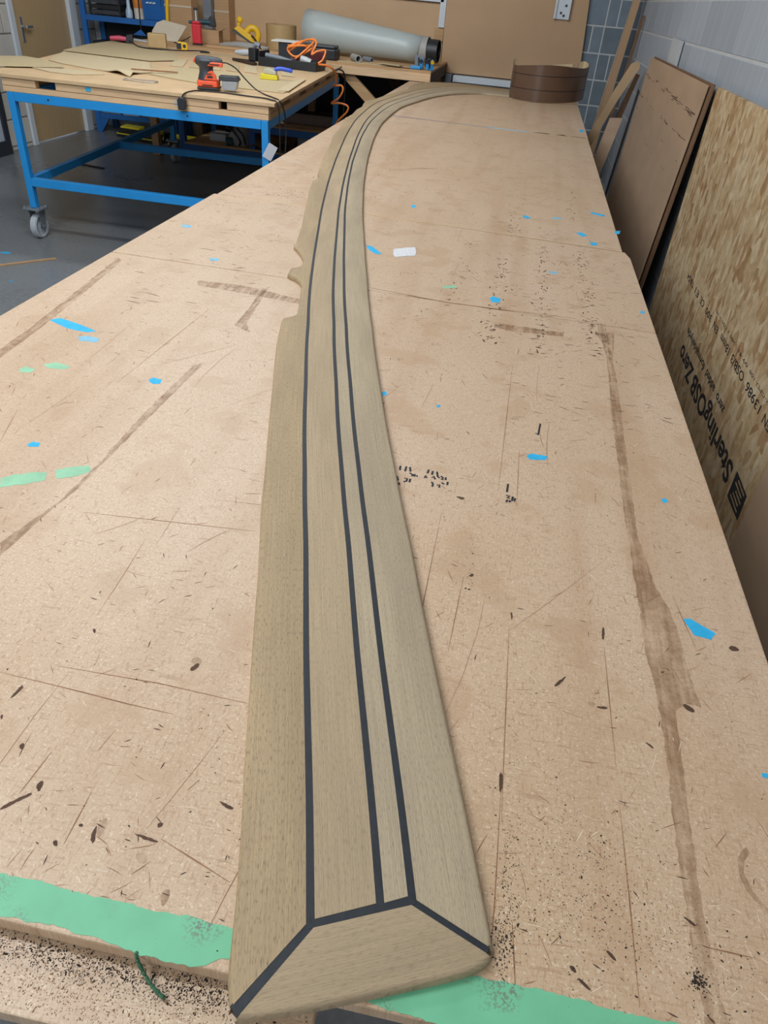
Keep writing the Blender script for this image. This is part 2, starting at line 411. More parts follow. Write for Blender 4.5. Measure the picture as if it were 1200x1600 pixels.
def make_stain_material():
    m, n, l, b = nodes_of('brown_glue_stain')
    geo = n.new('ShaderNodeNewGeometry')
    a = add(n, 'ShaderNodeTexNoise', Scale=38.0, Detail=6.0, Roughness=0.7)
    l.new(geo.outputs['Position'], a.inputs['Vector'])
    mp = n.new('ShaderNodeMapping')
    mp.inputs['Scale'].default_value = (120, 8, 1)
    l.new(geo.outputs['Position'], mp.inputs[0])
    s = add(n, 'ShaderNodeTexNoise', Scale=1.0, Detail=3.0)
    l.new(mp.outputs[0], s.inputs['Vector'])
    mx = n.new('ShaderNodeMath')
    mx.operation = 'MULTIPLY'
    l.new(a.outputs[0], mx.inputs[0])
    l.new(s.outputs[0], mx.inputs[1])
    r = ramp(n, l, mx.outputs[0], [(0.14, (0.04, 0.04, 0.04, 1)), (0.36, (0.55, 0.55, 0.55, 1))])
    l.new(r.outputs[0], b.inputs['Alpha'])
    b.inputs['Base Color'].default_value = srgb(158, 118, 84)
    b.inputs['Roughness'].default_value = 0.5
    return m


BENCH = make_bench_material()
TEAK_A = make_teak_material('teak_strip_plank', (180, 157, 126))
TEAK_B = make_teak_material('teak_strip_plank_rough', (174, 149, 115), 0.8, 0.8)
TEAK_C = make_teak_material('teak_strip_plank_pale', (180, 161, 134), 1.0, 0.5)
CAULK = mat('black_caulk', srgb(26, 31, 38), 0.55, 0.15, 80, 0.2)
TEAK_BACK = mat('brown_strip_underside', srgb(98, 74, 58), 0.32, 0.1, 8, 0.0)
OSB = make_osb_material()
FLOOR = make_floor_material()
STAIN = make_stain_material()
BLOCK_R = mat('painted_block_pale', srgb(164, 170, 178), 0.85, 0.07, 3, 0.2, bscale=60, stretch=(1, 4, 0.8))
BLOCK_E = mat('painted_block_grey', srgb(118, 130, 140), 0.85, 0.12, 7, 0.25, bscale=60)
BLOCK_L = mat('painted_block_cream', srgb(200, 194, 186), 0.85, 0.06, 5, 0.2, bscale=60)
MORTAR = mat('pale_mortar', srgb(190, 192, 192), 0.9, 0.05, 20, 0.2)
MORTAR_D = mat('grey_mortar', srgb(120, 116, 108), 0.9, 0.08, 20, 0.2)
PANEL = mat('tan_board', srgb(196, 162, 124), 0.6, 0.07, 2.5, 0.05)
PANEL_B = mat('tan_board_warm', srgb(186, 150, 114), 0.6, 0.06, 2.5, 0.05)
HARDBOARD = mat('brown_hardboard', srgb(184, 154, 126), 0.45, 0.10, 3, 0.05, stretch=(1, 1, 3))
EDGE = mat('board_edge', srgb(120, 88, 62), 0.7, 0.15, 30)
DARK_EDGE = mat('dark_board_edge', srgb(58, 42, 32), 0.7, 0.15, 30)
BLUE = mat('blue_paint', srgb(36, 142, 212), 0.38, 0.05, 8, 0.05)
BLUE_D = mat('dark_blue_paint', srgb(34, 98, 168), 0.42, 0.08, 8, 0.05)
PINE = mat('pine_timber', srgb(214, 178, 138), 0.6, 0.10, 3, 0.1, stretch=(1.5, 14, 14))
PINE_D = mat('old_pine_timber', srgb(184, 146, 104), 0.65, 0.12, 3, 0.1, stretch=(1.5, 14, 14))
TABLETOP = mat('table_chipboard', srgb(204, 172, 132), 0.55, 0.08, 9, 0.1)
VENEER = mat('tan_teak_sheet', srgb(190, 170, 132), 0.6, 0.06, 5, 0.15, stretch=(60, 3, 1))
VENEER_B = mat('pale_teak_sheet', srgb(200, 180, 144), 0.6, 0.06, 5, 0.15, stretch=(60, 3, 1))
WHITE = mat('white_paint', srgb(206, 212, 218), 0.5, 0.04, 5)
DOORWOOD = mat('door_veneer', srgb(190, 160, 118), 0.5, 0.06, 3, 0.03, stretch=(1, 20, 1.2))
STEEL = mat('brushed_steel', srgb(190, 192, 194), 0.35, 0.06, 20, metal=0.8)
ZINC = mat('zinc_grey', srgb(140, 148, 156), 0.45, 0.1, 20, metal=0.5)
NYLON = mat('grey_nylon', srgb(176, 182, 188), 0.55, 0.06, 12)
BLACK = mat('black_plastic', srgb(34, 36, 40), 0.45, 0.2, 15)
CHAR = mat('charcoal_plastic', srgb(58, 62, 68), 0.5, 0.15, 15)
ORANGE = mat('orange_plastic', srgb(238, 92, 52), 0.42, 0.05, 12)
HOSE = mat('orange_hose', srgb(236, 132, 58), 0.4, 0.06, 12)
RED = mat('red_plastic', srgb(206, 46, 58), 0.4, 0.06, 10)
YELLOW = mat('yellow_plastic', srgb(232, 184, 34), 0.4, 0.06, 10)
YELLOW_B = mat('bright_yellow', srgb(222, 206, 44), 0.5, 0.06, 10)
CARD = mat('cardboard', srgb(178, 142, 104), 0.8, 0.08, 8, 0.1, stretch=(1, 1, 12))
CARD_G = mat('grey_cardboard', srgb(198, 184, 164), 0.8, 0.05, 6)
KRAFT = mat('kraft_tape', srgb(178, 148, 102), 0.6, 0.06, 20)
GREY = mat('grey_plastic', srgb(118, 124, 132), 0.5, 0.1, 10)
VINYL = mat('grey_vinyl', srgb(176, 184, 182), 0.38, 0.04, 3)
VINYL_IN = mat('grey_vinyl_lip', srgb(160, 158, 152), 0.5, 0.05, 5)
TEAL = mat('teal_plastic', srgb(40, 74, 86), 0.5, 0.1, 12)
SKY = mat('sky_blue_plastic', srgb(44, 142, 206), 0.45, 0.06, 12)
SKYTAPE = mat('blue_masking_tape', srgb(40, 172, 222), 0.7, 0.10, 60, 0.2)
PALETAPE = mat('faded_blue_tape', srgb(128, 180, 204), 0.7, 0.10, 60, 0.2)
GREENTAPE = mat('mint_green_tape', srgb(112, 186, 144), 0.55, 0.07, 30, 0.15)
_n, _l = GREENTAPE.node_tree.nodes, GREENTAPE.node_tree.links
_b = _n['Principled BSDF']
_src = _b.inputs['Base Color'].links[0].from_socket
_g = _n.new('ShaderNodeNewGeometry')
_p = add(_n, 'ShaderNodeTexNoise', Scale=16.0, Detail=3.0)
_q = add(_n, 'ShaderNodeTexNoise', Scale=420.0, Detail=3.0)
for _x in (_p, _q):
    _l.new(_g.outputs['Position'], _x.inputs['Vector'])
_r1 = ramp(_n, _l, _p.outputs[0], [(0.52, (0, 0, 0, 1)), (0.66, (1, 1, 1, 1))])
_r2 = ramp(_n, _l, _q.outputs[0], [(0.5, (0, 0, 0, 1)), (0.56, (0.85, 0.85, 0.85, 1))])
_mx = _n.new('ShaderNodeMath')
_mx.operation = 'MULTIPLY'
_l.new(_r1.outputs[0], _mx.inputs[0])
_l.new(_r2.outputs[0], _mx.inputs[1])
_l.new(mixc(_n, _l, _src, srgb(112, 112, 104), _mx.outputs[0]), _b.inputs['Base Color'])
GREENFADE = mat('faded_green_tape', srgb(146, 194, 158), 0.7, 0.1, 40, 0.15)
CREAMTAPE = mat('white_crumpled_tape', srgb(222, 222, 224), 0.6, 0.15, 200, 0.8)
SCRATCH_D = mat('dark_scratch', srgb(84, 58, 42), 0.8, 0.3, 40)
SCRATCH_B = mat('brown_scratch', srgb(148, 106, 76), 0.8, 0.25, 40)
SCRATCH_L = mat('pale_scratch', srgb(228, 206, 180), 0.8, 0.1, 40)
INK = mat('black_ink', srgb(38, 36, 38), 0.7, 0.2, 60)
CRUMB = mat('black_crumb', srgb(46, 36, 28), 0.9, 0.3, 200)
CRUMB_T = mat('tan_sawdust', srgb(152, 118, 84), 0.9, 0.25, 200)
DARKWOOD_SHADE = mat('dark_board_and_shade', srgb(40, 40, 46), 0.7, 0.15, 5)  # dark boards, and the shadow painted in under the rear bench
CEIL = mat('white_ceiling', srgb(210, 210, 206), 0.9, 0.03, 3)
GREY_T = mat('pale_grey_timber', srgb(188, 190, 192), 0.7, 0.06, 10, stretch=(1, 8, 1))
BROWNCLOTH = mat('brown_cloth', srgb(92, 68, 54), 0.9, 0.2, 20, 0.3)
TUBW = mat('white_tub', srgb(220, 210, 196), 0.5, 0.05, 10)
RUBBER = mat('black_cable', srgb(30, 30, 32), 0.5, 0.15, 30)


for _m, _lo in ((BLOCK_R, 0.93), (BLOCK_E, 0.8), (BLOCK_L, 0.92)):      # each block has its own tone
    n_, l_ = _m.node_tree.nodes, _m.node_tree.links
    b_ = n_['Principled BSDF']
    src = b_.inputs['Base Color'].links[0].from_socket
    oi = n_.new('ShaderNodeObjectInfo')
    rr_ = ramp(n_, l_, oi.outputs['Random'], [(0.0, (_lo, _lo, _lo, 1)), (1.0, (1.08, 1.08, 1.08, 1))])
    l_.new(mixc(n_, l_, src, rr_.outputs[0], 1.0, 'MULTIPLY'), b_.inputs['Base Color'])


# ------------------------------------------------------------------ mesh builder
class MB:
    def __init__(self):
        self.v, self.f, self.uv = [], [], None

    def box(self, x0, x1, y0, y1, z0, z1):
        i = len(self.v)
        self.v += [(x, y, z) for z in (z0, z1) for y in (y0, y1) for x in (x0, x1)]
        self.f += [tuple(i + k for k in q) for q in ((0, 2, 3, 1), (4, 5, 7, 6), (0, 1, 5, 4), (2, 6, 7, 3), (0, 4, 6, 2), (1, 3, 7, 5))]
        return self

    def bar(self, a, b, w, h, up=(0, 0, 1)):
        """rectangular bar from a to b, w across, h along 'up'"""
        a, b = Vector(a), Vector(b)
        d = (b - a).normalized()
        u = Vector(up)
        s = d.cross(u).normalized()
        u = s.cross(d).normalized()
        i = len(self.v)
        for p in (a, b):
            for q, r in ((-1, -1), (1, -1), (1, 1), (-1, 1)):
                self.v.append(tuple(p + s * q * w / 2 + u * r * h / 2))
        self.f += [tuple(i + k for k in q) for q in ((0, 1, 2, 3), (7, 6, 5, 4), (0, 4, 5, 1), (1, 5, 6, 2), (2, 6, 7, 3), (3, 7, 4, 0))]
        return self

    def prism(self, pts, z0, z1):
        """upright prism over a plan polygon"""
        i, n = len(self.v), len(pts)
        a = sum(pts[k][0] * pts[(k + 1) % n][1] - pts[(k + 1) % n][0] * pts[k][1] for k in range(n))
        if a < 0:
            pts = pts[::-1]
        self.v += [(p[0], p[1], z0) for p in pts] + [(p[0], p[1], z1) for p in pts]
        self.f.append(tuple(i + k for k in range(n))[::-1])
        self.f.append(tuple(i + n + k for k in range(n)))
        self.f += [(i + k, i + (k + 1) % n, i + n + (k + 1) % n, i + n + k) for k in range(n)]
        return self

    def extrude(self, pts, off):
        """prism over any planar 3D polygon"""
        i, n = len(self.v), len(pts)
        o = Vector(off)
        self.v += [tuple(p) for p in pts] + [tuple(Vector(p) + o) for p in pts]
        self.f.append(tuple(i + k for k in range(n)))
        self.f.append(tuple(i + n + k for k in range(n))[::-1])
        self.f += [(i + (k + 1) % n, i + k, i + n + k, i + n + (k + 1) % n) for k in range(n)]
        return self

    def lathe(self, prof, c=(0, 0, 0), axis='z', seg=20):
        """closed lathe: prof = [(r, h)...]"""
        i = len(self.v)
        n = len(prof)
        for k in range(seg):
            a = 2 * math.pi * k / seg
            for r, h in prof:
                p = (r * math.cos(a), r * math.sin(a), h)
                if axis == 'x':
                    p = (h, p[0], p[1])
                elif axis == 'y':
                    p = (p[1], h, p[0])
                self.v.append((p[0] + c[0], p[1] + c[1], p[2] + c[2]))
        for k in range(seg):
            k2 = (k + 1) % seg
            for j in range(n - 1):
                self.f.append((i + k * n + j, i + k2 * n + j, i + k2 * n + j + 1, i + k * n + j + 1))
        return self

    def tube(self, pts, r, seg=8, caps=True):
        pts = [Vector(p) for p in pts]
        i = len(self.v)
        n = len(pts)
        ref = Vector((0.13, 0.31, 0.94))
        for k, p in enumerate(pts):
            d = (pts[min(k + 1, n - 1)] - pts[max(k - 1, 0)]).normalized()
            s = d.cross(ref)
            if s.length < 1e-3:
                s = d.cross(Vector((1, 0, 0)))
            s.normalize()
            u = s.cross(d).normalized()
            rr = r[k] if isinstance(r, (list, tuple)) else r
            for j in range(seg):
                a = 2 * math.pi * j / seg
                self.v.append(tuple(p + s * rr * math.cos(a) + u * rr * math.sin(a)))
        for k in range(n - 1):
            for j in range(seg):
                j2 = (j + 1) % seg
                self.f.append((i + k * seg + j, i + k * seg + j2, i + (k + 1) * seg + j2, i + (k + 1) * seg + j))
        if caps:
            self.f.append(tuple(i + j for j in range(seg))[::-1])
            self.f.append(tuple(i + (n - 1) * seg + j for j in range(seg)))
        return self

    def build(self, name, material, parent=None, smooth=False, bevel=0.0, seg=2, loc=None):
        me = bpy.data.meshes.new(name)
        me.from_pydata(self.v, [], self.f)
        bm = bmesh.new()
        bm.from_mesh(me)
        if smooth:
            bmesh.ops.remove_doubles(bm, verts=bm.verts, dist=1e-6)
        bmesh.ops.recalc_face_normals(bm, faces=bm.faces)
        if bevel:
            es = [e for e in bm.edges if len(e.link_faces) == 2 and e.calc_face_angle() > 0.6]
            bmesh.ops.bevel(bm, geom=es, offset=bevel, segments=seg, profile=0.5, affect='EDGES', clamp_overlap=True)
        bm.to_mesh(me)
        bm.free()
        if smooth:
            for p in me.polygons:
                p.use_smooth = True
            me.set_sharp_from_angle(angle=math.radians(38))
        me.materials.append(material)
        o = bpy.data.objects.new(name, me)
        COL.objects.link(o)
        if parent:
            o.parent = parent
        if loc:
            o.location = loc
        return o


def box(x0, x1, y0, y1, z0, z1):
    return MB().box(x0, x1, y0, y1, z0, z1)


def tag(o, label, cat, group=None):
    o['label'] = label
    o['category'] = cat
    if group:
        o['group'] = group
    return o


def thing(name, label, cat, loc=(0, 0, 0), rz=0.0, group=None):
    o = bpy.data.objects.new(name, None)
    o.empty_display_size = 0.05
    COL.objects.link(o)
    o.location = loc
    o.rotation_euler = (0, 0, rz)
    return tag(o, label, cat, group)


def struct(o):
    o['kind'] = 'structure'
    return o


def stuff(o):
    o['kind'] = 'stuff'
    return o


def catmull(P, n=8):
    P = [Vector(p) for p in P]
    Q = [2 * P[0] - P[1]] + P + [2 * P[-1] - P[-2]]
    out = []
    for i in range(1, len(Q) - 2):
        for k in range(n):
            t = k / n
            a, b, c, d = Q[i - 1:i + 3]
            out.append(0.5 * (2 * b + (c - a) * t + (2 * a - 5 * b + 4 * c - d) * t * t + (3 * b - a - 3 * c + d) * t ** 3))
    out.append(P[-1])
    return out


def interp(tab, x):
    if x <= tab[0][0]:
        return tab[0][1]
    for (a, va), (b, vb) in zip(tab, tab[1:]):
        if x <= b:
            return va + (vb - va) * (x - a) / (b - a)
    return tab[-1][1]


def shared_copy(o, parent=None):
    c = o.copy()
    COL.objects.link(c)
    c.parent = parent if parent else o.parent
    return c


# ------------------------------------------------------------------ room shell
X0, X1, Y0, Y1, ZC = -4.79, 0.93, -4.5, 8.66, 3.3
struct(box(X0 - 0.2, X1 + 0.2, Y0 - 3.5, Y1 + 0.2, -0.1, 0.0).build('floor', FLOOR))
struct(box(X0 - 0.2, X1 + 0.2, Y0 - 0.2, Y1 + 0.2, ZC, ZC + 0.1).build('ceiling', CEIL))
wall_right = struct(box(X1 + 0.0025, X1 + 0.2, Y0, Y1 + 0.2, 0, ZC).build('wall_right', MORTAR))
wall_end = struct(box(X0, X1 + 0.0025, Y1 + 0.0025, Y1 + 0.2, 0, ZC).build('wall_end', MORTAR))
DY0, DY1, DZ = 7.14, 8.30, 2.09     # door opening in the left wall
m = MB()
m.box(X0 - 0.2, X0 - 0.003, Y0, DY0, 0, ZC).box(X0 - 0.2, X0 - 0.003, DY1, Y1 + 0.2, 0, ZC).box(X0 - 0.2, X0 - 0.003, DY0, DY1, DZ, ZC)
wall_left = struct(m.build('wall_left', MORTAR_D))
m = MB()   # wall behind the camera, with an open roller doorway
m.box(X0, -4.5, Y0 - 0.2, Y0, 0, ZC).box(-0.6, X1, Y0 - 0.2, Y0, 0, ZC).box(-4.5, -0.6, Y0 - 0.2, Y0, 3.1, ZC)
struct(m.build('wall_back', BLOCK_L))

H = 0.225
Z_OFF = 1.385 - 6 * H     # a bed joint at 1.385


def block_mesh(name, lx, ly, lz, material):
    me = box(-lx / 2, lx / 2, -ly / 2, ly / 2, -lz / 2, lz / 2).build(name, material, bevel=0.004, seg=1)
    return me


def lay_blocks(wall, along, fixed, thick, runs, material, z_lo, z_hi, sign):
    """one object per block, alike blocks share their mesh; runs(course) -> list of (a, b)"""
    cache = {}
    k = 0
    while True:
        z0 = Z_OFF + (k - 1) * H + 0.0
        k += 1
        if z0 > z_hi:
            break
        za, zb = max(z0 + 0.005, 0.0), z0 + H - 0.005
        if zb < z_lo:
            continue
        for a, b in runs(k):
            key = (round(b - a, 3), round(zb - za, 3))
            L, hz = b - a - (0.003 if wall is wall_right else 0.009), zb - za
            if key not in cache:
                cache[key] = block_mesh('block', thick if along == 'y' else L, L if along == 'y' else thick, hz, material)
                o = cache[key]
                o.parent = wall
            else:
                o = shared_copy(cache[key], wall)
            c = (a + b) / 2
            o.location = (fixed + sign * thick / 2, c, (za + zb) / 2) if along == 'y' else (c, fixed + sign * thick / 2, (za + zb) / 2)


def runs_y(lo, hi, phase):
    def r(k):
        s = phase + (0.225 if k % 2 else 0.0)
        out = []
        y = s - 20 * 0.45
        while y < hi:
            a, b = max(y, lo), min(y + 0.45, hi)
            if b - a > 0.05:
                out.append((a, b))
            y += 0.45
        return out
    return r


lay_blocks(wall_right, 'y', X1, 0.03, runs_y(1.4, Y1, 4.77), BLOCK_R, 0.2, 1.75, 1)


def runs_end(k):
    e = [0.17, 0.505, 0.615, 0.93] if k % 2 else [0.17, 0.615, 0.725, 0.93]
    return list(zip(e, e[1:]))


lay_blocks(wall_end, 'x', Y1, 0.03, runs_end, BLOCK_E, 0.2, 1.75, 1)
lay_blocks(wall_left, 'y', X0, 0.03, runs_y(5.8, DY0, 7.03), BLOCK_L, 0.0, 1.4, -1)
lay_blocks(wall_left, 'y', X0, 0.03, lambda k: [(DY1, Y1)], BLOCK_L, 0.0, 1.4, -1)

# door in the left wall
door = bpy.data.objects.new('door_1', None)
COL.objects.link(door)
door.location = (X0, 7.7, 0)
struct(door)


def dl(m):   # shift builder to door local coordinates
    m.v = [(x - X0, y - 7.7, z) for x, y, z in m.v]
    return m


dl(box(X0 - 0.06, X0 - 0.015, 7.215, 8.165, 0.012, 2.03)).build('door_leaf', DOORWOOD, door, bevel=0.002)
m = MB().box(X0 - 0.12, X0 + 0.022, DY0, 7.21, 0, DZ).box(X0 - 0.12, X0 + 0.022, 8.17, DY1, 0, DZ).box(X0 - 0.12, X0 + 0.022, 7.21, 8.17, 2.035, DZ)
dl(m).build('door_frame', WHITE, door, bevel=0.004)
m = box(X0 - 0.015, X0 - 0.006, 7.315, 7.355, 0.86, 1.06)
plate = dl(m).build('handle_plate', STEEL, door, bevel=0.003)
m = MB().bar((X0 - 0.01, 7.335, 0.985), (X0 + 0.045, 7.335, 0.985), 0.018, 0.018).bar((X0 + 0.04, 7.33, 0.985), (X0 + 0.04, 7.43, 0.985), 0.018, 0.022)
dl(m).build('door_handle', STEEL, plate, bevel=0.003)

# ------------------------------------------------------------------ strip lights on the ceiling (out of the frame, they light the room)
for k, (fx, fy, pw) in enumerate(((-1.9, -1.8, 0.95), (-1.6, 0.7, 0.92), (-1.9, 3.0, 0.85), (-2.2, 5.3, 0.75))):
    t = thing('strip_light', 'white ceiling batten light with a long diffuser over the benches', 'ceiling light', (fx, fy, ZC - 0.09), 0, 'ceiling batten lights')
    box(-0.95, 0.95, -0.09, 0.09, 0.03, 0.09).build('housing', WHITE, t, bevel=0.006)
    if 'lamp_glow' not in MATS:
        mm, n_, l_, b_ = nodes_of('lamp_glow')
        b_.inputs['Emission Color'].default_value = (0.88, 0.95, 1, 1)
        b_.inputs['Emission Strength'].default_value = 6.0
        MATS['lamp_glow'] = mm
    MB().extrude([(-0.92, -0.07, 0.029), (-0.92, 0.07, 0.029), (-0.92, 0.0, -0.04)], (1.84, 0, 0)).build('diffuser', MATS['lamp_glow'], t)
    # a tube shines to both sides of the batten
    area_light('strip_light_lamp', (0, 0.06, -0.035), (math.radians(52), 0, 0), 1.84, 0.16, LAMP * pw, LAMP_COLOR).parent = t
    area_light('strip_light_lamp', (0, -0.06, -0.035), (math.radians(-52), 0, 0), 1.84, 0.16, LAMP * pw * 0.6, LAMP_COLOR).parent = t

# ------------------------------------------------------------------ panels and fittings on the end wall
YP = Y1 - 0.0
pl = thing('wall_board', 'wide tan board fixed on the end wall behind the grey roll', 'board', (-2.45, YP, 0.5))
box(-1.5, 1.49, -0.022, -0.002, 0.0, 0.945).build('sheet', PANEL, pl, bevel=0.002)
box(-1.5, 1.49, -0.012, -0.002, 0.946, 1.9).build('upper_sheet', PANEL_B, pl, bevel=0.002)

t = tag(MB().extrude([(-0.945, 8.60, 0.872), (0.468, 8.60, 0.872), (0.36, 8.63, 2.45), (-0.985, 8.63, 2.45)], (0, 0.018, 0.0)).build('wall_board', PANEL_B, bevel=0.002),
        'large brown board standing on a white ledge beside the grey block wall', 'board')
fr = thing('corner_trim', 'white wooden trim corner fixed to the tan wall board', 'trim', (-0.98, YP - 0.03, 1.25))
box(-0.65, 0.0, -0.03, 0.005, 0.205, 0.27).build('top_rail', WHITE, fr, bevel=0.003)
box(-0.035, 0.025, -0.03, 0.005, 0.0, 0.6).build('side_rail', WHITE, fr, bevel=0.003)
tag(box(-1.045, -0.955, YP - 0.06, YP - 0.022, 1.135, 1.243).build('wood_block', PINE_D, bevel=0.003), 'small square wood block under the white trim corner', 'block')
tr = thing('cable_trunking', 'short white plastic channel screwed to the brown wall board', 'trunking', (0.18, 8.592, 1.41))
m = MB().box(-0.075, 0.075, -0.006, 0.0, 0, 0.5).box(-0.075, -0.055, -0.025, -0.006, 0, 0.5).box(0.055, 0.075, -0.025, -0.006, 0, 0.5)
m.build('channel', WHITE, tr, bevel=0.002)
for a, b in ((0.02, 0.03), (-0.01, 0.05), (0.03, 0.11), (0.0, 0.2)):
    MB().lathe([(0, -0.009), (0.012, -0.009), (0.012, -0.006), (0, -0.006)], (a, 0, b), 'y', 8).build('screw_hole', BLACK, tr)
tag(box(-0.80, 0.40, 8.50, 8.655, 0.805, 0.862).build('white_ledge', WHITE, bevel=0.004), 'white painted ledge rail along the end wall under the brown board', 'ledge')
tag(box(-0.878, -0.815, 8.50, 8.65, 0.60, 0.868).build('grey_upright', GREY, bevel=0.004), 'short grey post beside the white ledge on the end wall', 'post')

# ------------------------------------------------------------------ main workbench
bench = thing('workbench', 'long scarred chipboard workbench running up to the end wall', 'workbench', (-0.33, 4.0, 0))
BX, BY = -0.33, 4.0


def bl(pts):
    return [(p[0] - BX, p[1] - BY) for p in pts]


XL, XR = -1.062, 0.410
sheets = [
    [(XL, 0.214), (-0.2, 0.2165), (XR + 0.002, 0.219), (XR + 0.001, 1.792), (XL - 0.002, 1.842)],
    [(XL - 0.002, 1.847), (XR + 0.001, 1.797), (XR, 2.44), (XR - 0.012, 2.505), (-0.3, 2.565), (-0.78, 2.595), (XL, 2.60)],
    [(XL + 0.012, 2.605), (-0.78, 2.60), (-0.3, 2.57), (XR - 0.02, 2.51), (XR - 0.014, 4.985), (XL, 5.02)],
    [(XL - 0.004, 5.030), (XR - 0.012, 4.998), (XR - 0.008, 7.27), (XL - 0.004, 7.27)],
]
for s in sheets:
    MB().prism(bl(s), BZ - 0.018, BZ).build('top_sheet', BENCH, bench, bevel=0.0022, seg=2)
# the lower board that sticks out at the front, and the frame beneath
MB().prism(bl([(XL, 0.150), (-0.045, 0.166), (-0.045, 1.2), (XL, 1.2)]), BZ - 0.040, BZ - 0.022).build('lower_board', BENCH, bench, bevel=0.0015)
MB().prism(bl([(-0.04, 0.26), (XR - 0.03, 0.26), (XR - 0.03, 7.24), (XL + 0.03, 7.24), (XL + 0.03, 1.205), (-0.04, 1.205)]), BZ - 0.040, BZ - 0.0185).build('under_board', PINE_D, bench)
for x in (-0.66, 0.62):
    box(x - 0.025, x + 0.025, -3.6, 3.2, BZ - 0.14, BZ - 0.0405).build('rail', PINE_D, bench, bevel=0.002)
for y in (-3.5, -1.0, 1.3, 3.15):
    for x in (-0.66, 0.62):
        box(x - 0.035, x + 0.035, y - 0.035 + 0.0, y + 0.035, 0, BZ - 0.141).build('leg', PINE_D, bench, bevel=0.002)

# tape left on the top
tz = BZ + 0.0003


def chaikin(poly, times):
    for _ in range(times):
        q = []
        for a, b in zip(poly, poly[1:] + poly[:1]):
            q += [(a[0] * 0.75 + b[0] * 0.25, a[1] * 0.75 + b[1] * 0.25), (a[0] * 0.25 + b[0] * 0.75, a[1] * 0.25 + b[1] * 0.75)]
        poly = q
    return poly


def blob(poly, z0, z1, jit=0.0, sub=1, round_=0):
    poly = chaikin(poly, round_)
    pts = []
    r = random.Random(int(abs(poly[0][0]) * 1e4))
    n = len(poly)
    for i in range(n):
        a, b = poly[i], poly[(i + 1) % n]
        d = math.hypot(b[0] - a[0], b[1] - a[1])
        k = max(1, int(d / sub)) if sub < 1 else 1
        for q in range(k):
            t = q / k
            j = jit if q else jit * 0.3
            pts.append((a[0] + (b[0] - a[0]) * t + r.uniform(-j, j), a[1] + (b[1] - a[1]) * t + r.uniform(-j, j)))
    return MB().prism(bl(pts), z0, z1)


for i, p in enumerate(BLUE_TAPE):
    far = p[0][1] > 2.0
    blob(p, BZ, tz, 0.0007, 0.004 if not far else 1).build('blue_tape_scrap', PALETAPE if i in (1, 11, 17, 18, 22) else SKYTAPE, bench)
for i, p in enumerate(GREEN_TAPE):
    blob(p, BZ, tz, 0.0016, 0.005).build('green_tape_scrap', GREENFADE, bench)
for p in GREEN_STRIPS:
    o = blob(p, BZ, BZ + 0.0004, 0.0011, 0.004).build('green_tape_strip', GREENTAPE, bench)
    o['label'] = 'torn strip of mint green tape along the front edge'
o = blob(WHITE_PATCH[0], BZ, BZ + 0.0015, 0.002, 0.01).build('white_tape_patch', CREAMTAPE, bench)
o['label'] = 'crumpled white tape patch'

o = MB().prism(bl([(-0.86, 5.046), (-0.2, 4.995), (-0.2, 4.975), (-0.86, 5.03)]), BZ, BZ + 0.0003).build('joint_tape', mat('grey_blue_tape', srgb(120, 124, 134), 0.7, 0.1, 40), bench)
o = MB().prism(bl([(-0.24, 5.005), (0.03, 4.985), (0.04, 4.962), (-0.2, 4.975)]), BZ, BZ + 0.0006).build('joint_tape', PALETAPE, bench)
o['label'] = 'pale blue tape over the sheet joint'
for a_, b_, d_ in ((0.06, 0.17, 0.035), (0.2, 0.27, 0.05), (0.29, 0.39, 0.02)):
    MB().prism(bl([(a_, 4.985), (b_, 4.975), (b_ - 0.02, 4.975 + d_), (a_ + 0.02, 4.99 + d_ * 0.3)]), BZ, BZ + 0.0004).build('joint_splinter', SCRATCH_D, bench)
MB().prism(bl([(XL + 0.03, 2.606), (-0.3, 2.570), (XR - 0.03, 2.513), (XR - 0.03, 2.508), (-0.3, 2.564), (XL + 0.03, 2.600)]), BZ, BZ + 0.0006).build('joint_filler', TABLETOP, bench)

sm = MB()
for p in STAINS:
    sm2 = blob(p, BZ + 0.00008, BZ + 0.00012, 0.0012, 0.008)
    k = len(sm.v)
    sm.v += sm2.v
    sm.f += [tuple(i + k for i in f) for f in sm2.f[1:2]]
stuff(sm.build('glue_stain', STAIN, bench))
rm = MB()
for p in RUST:
    sm2 = blob(p, BZ + 0.0001, BZ + 0.00015, 0.0008, 0.002, 2)
    k = len(rm.v)
    rm.v += sm2.v
    rm.f += [tuple(i + k for i in f) for f in sm2.f[1:2]]
stuff(rm.build('rust_mark', STAIN, bench))


class Marks:
    def __init__(self):
        self.m = MB()

    def stroke(self, pts, w, z, taper=True):
        pts = [Vector((p[0] - BX, p[1] - BY, z)) for p in pts]
        n = len(pts)
        i = len(self.m.v)
        for k, p in enumerate(pts):
            d = (pts[min(k + 1, n - 1)] - pts[max(k - 1, 0)]).normalized()
            s = Vector((-d.y, d.x, 0)) * w / 2
            if taper and k in (0, n - 1):
                s *= 0.25
            self.m.v += [tuple(p - s), tuple(p + s)]
        for k in range(n - 1):
            self.m.f.append((i + 2 * k, i + 2 * k + 2, i + 2 * k + 3, i + 2 * k + 1))

    def dash(self, x, y, L, a, w, z, r):
        pts = []
        b = r.uniform(-0.15, 0.15)
        for t in (-0.5, -0.17, 0.17, 0.5):
            pts.append((x + math.cos(a) * L * t - math.sin(a) * L * b * t * t, y + math.sin(a) * L * t + math.cos(a) * L * b * t * t))
        self.stroke(pts, w, z)


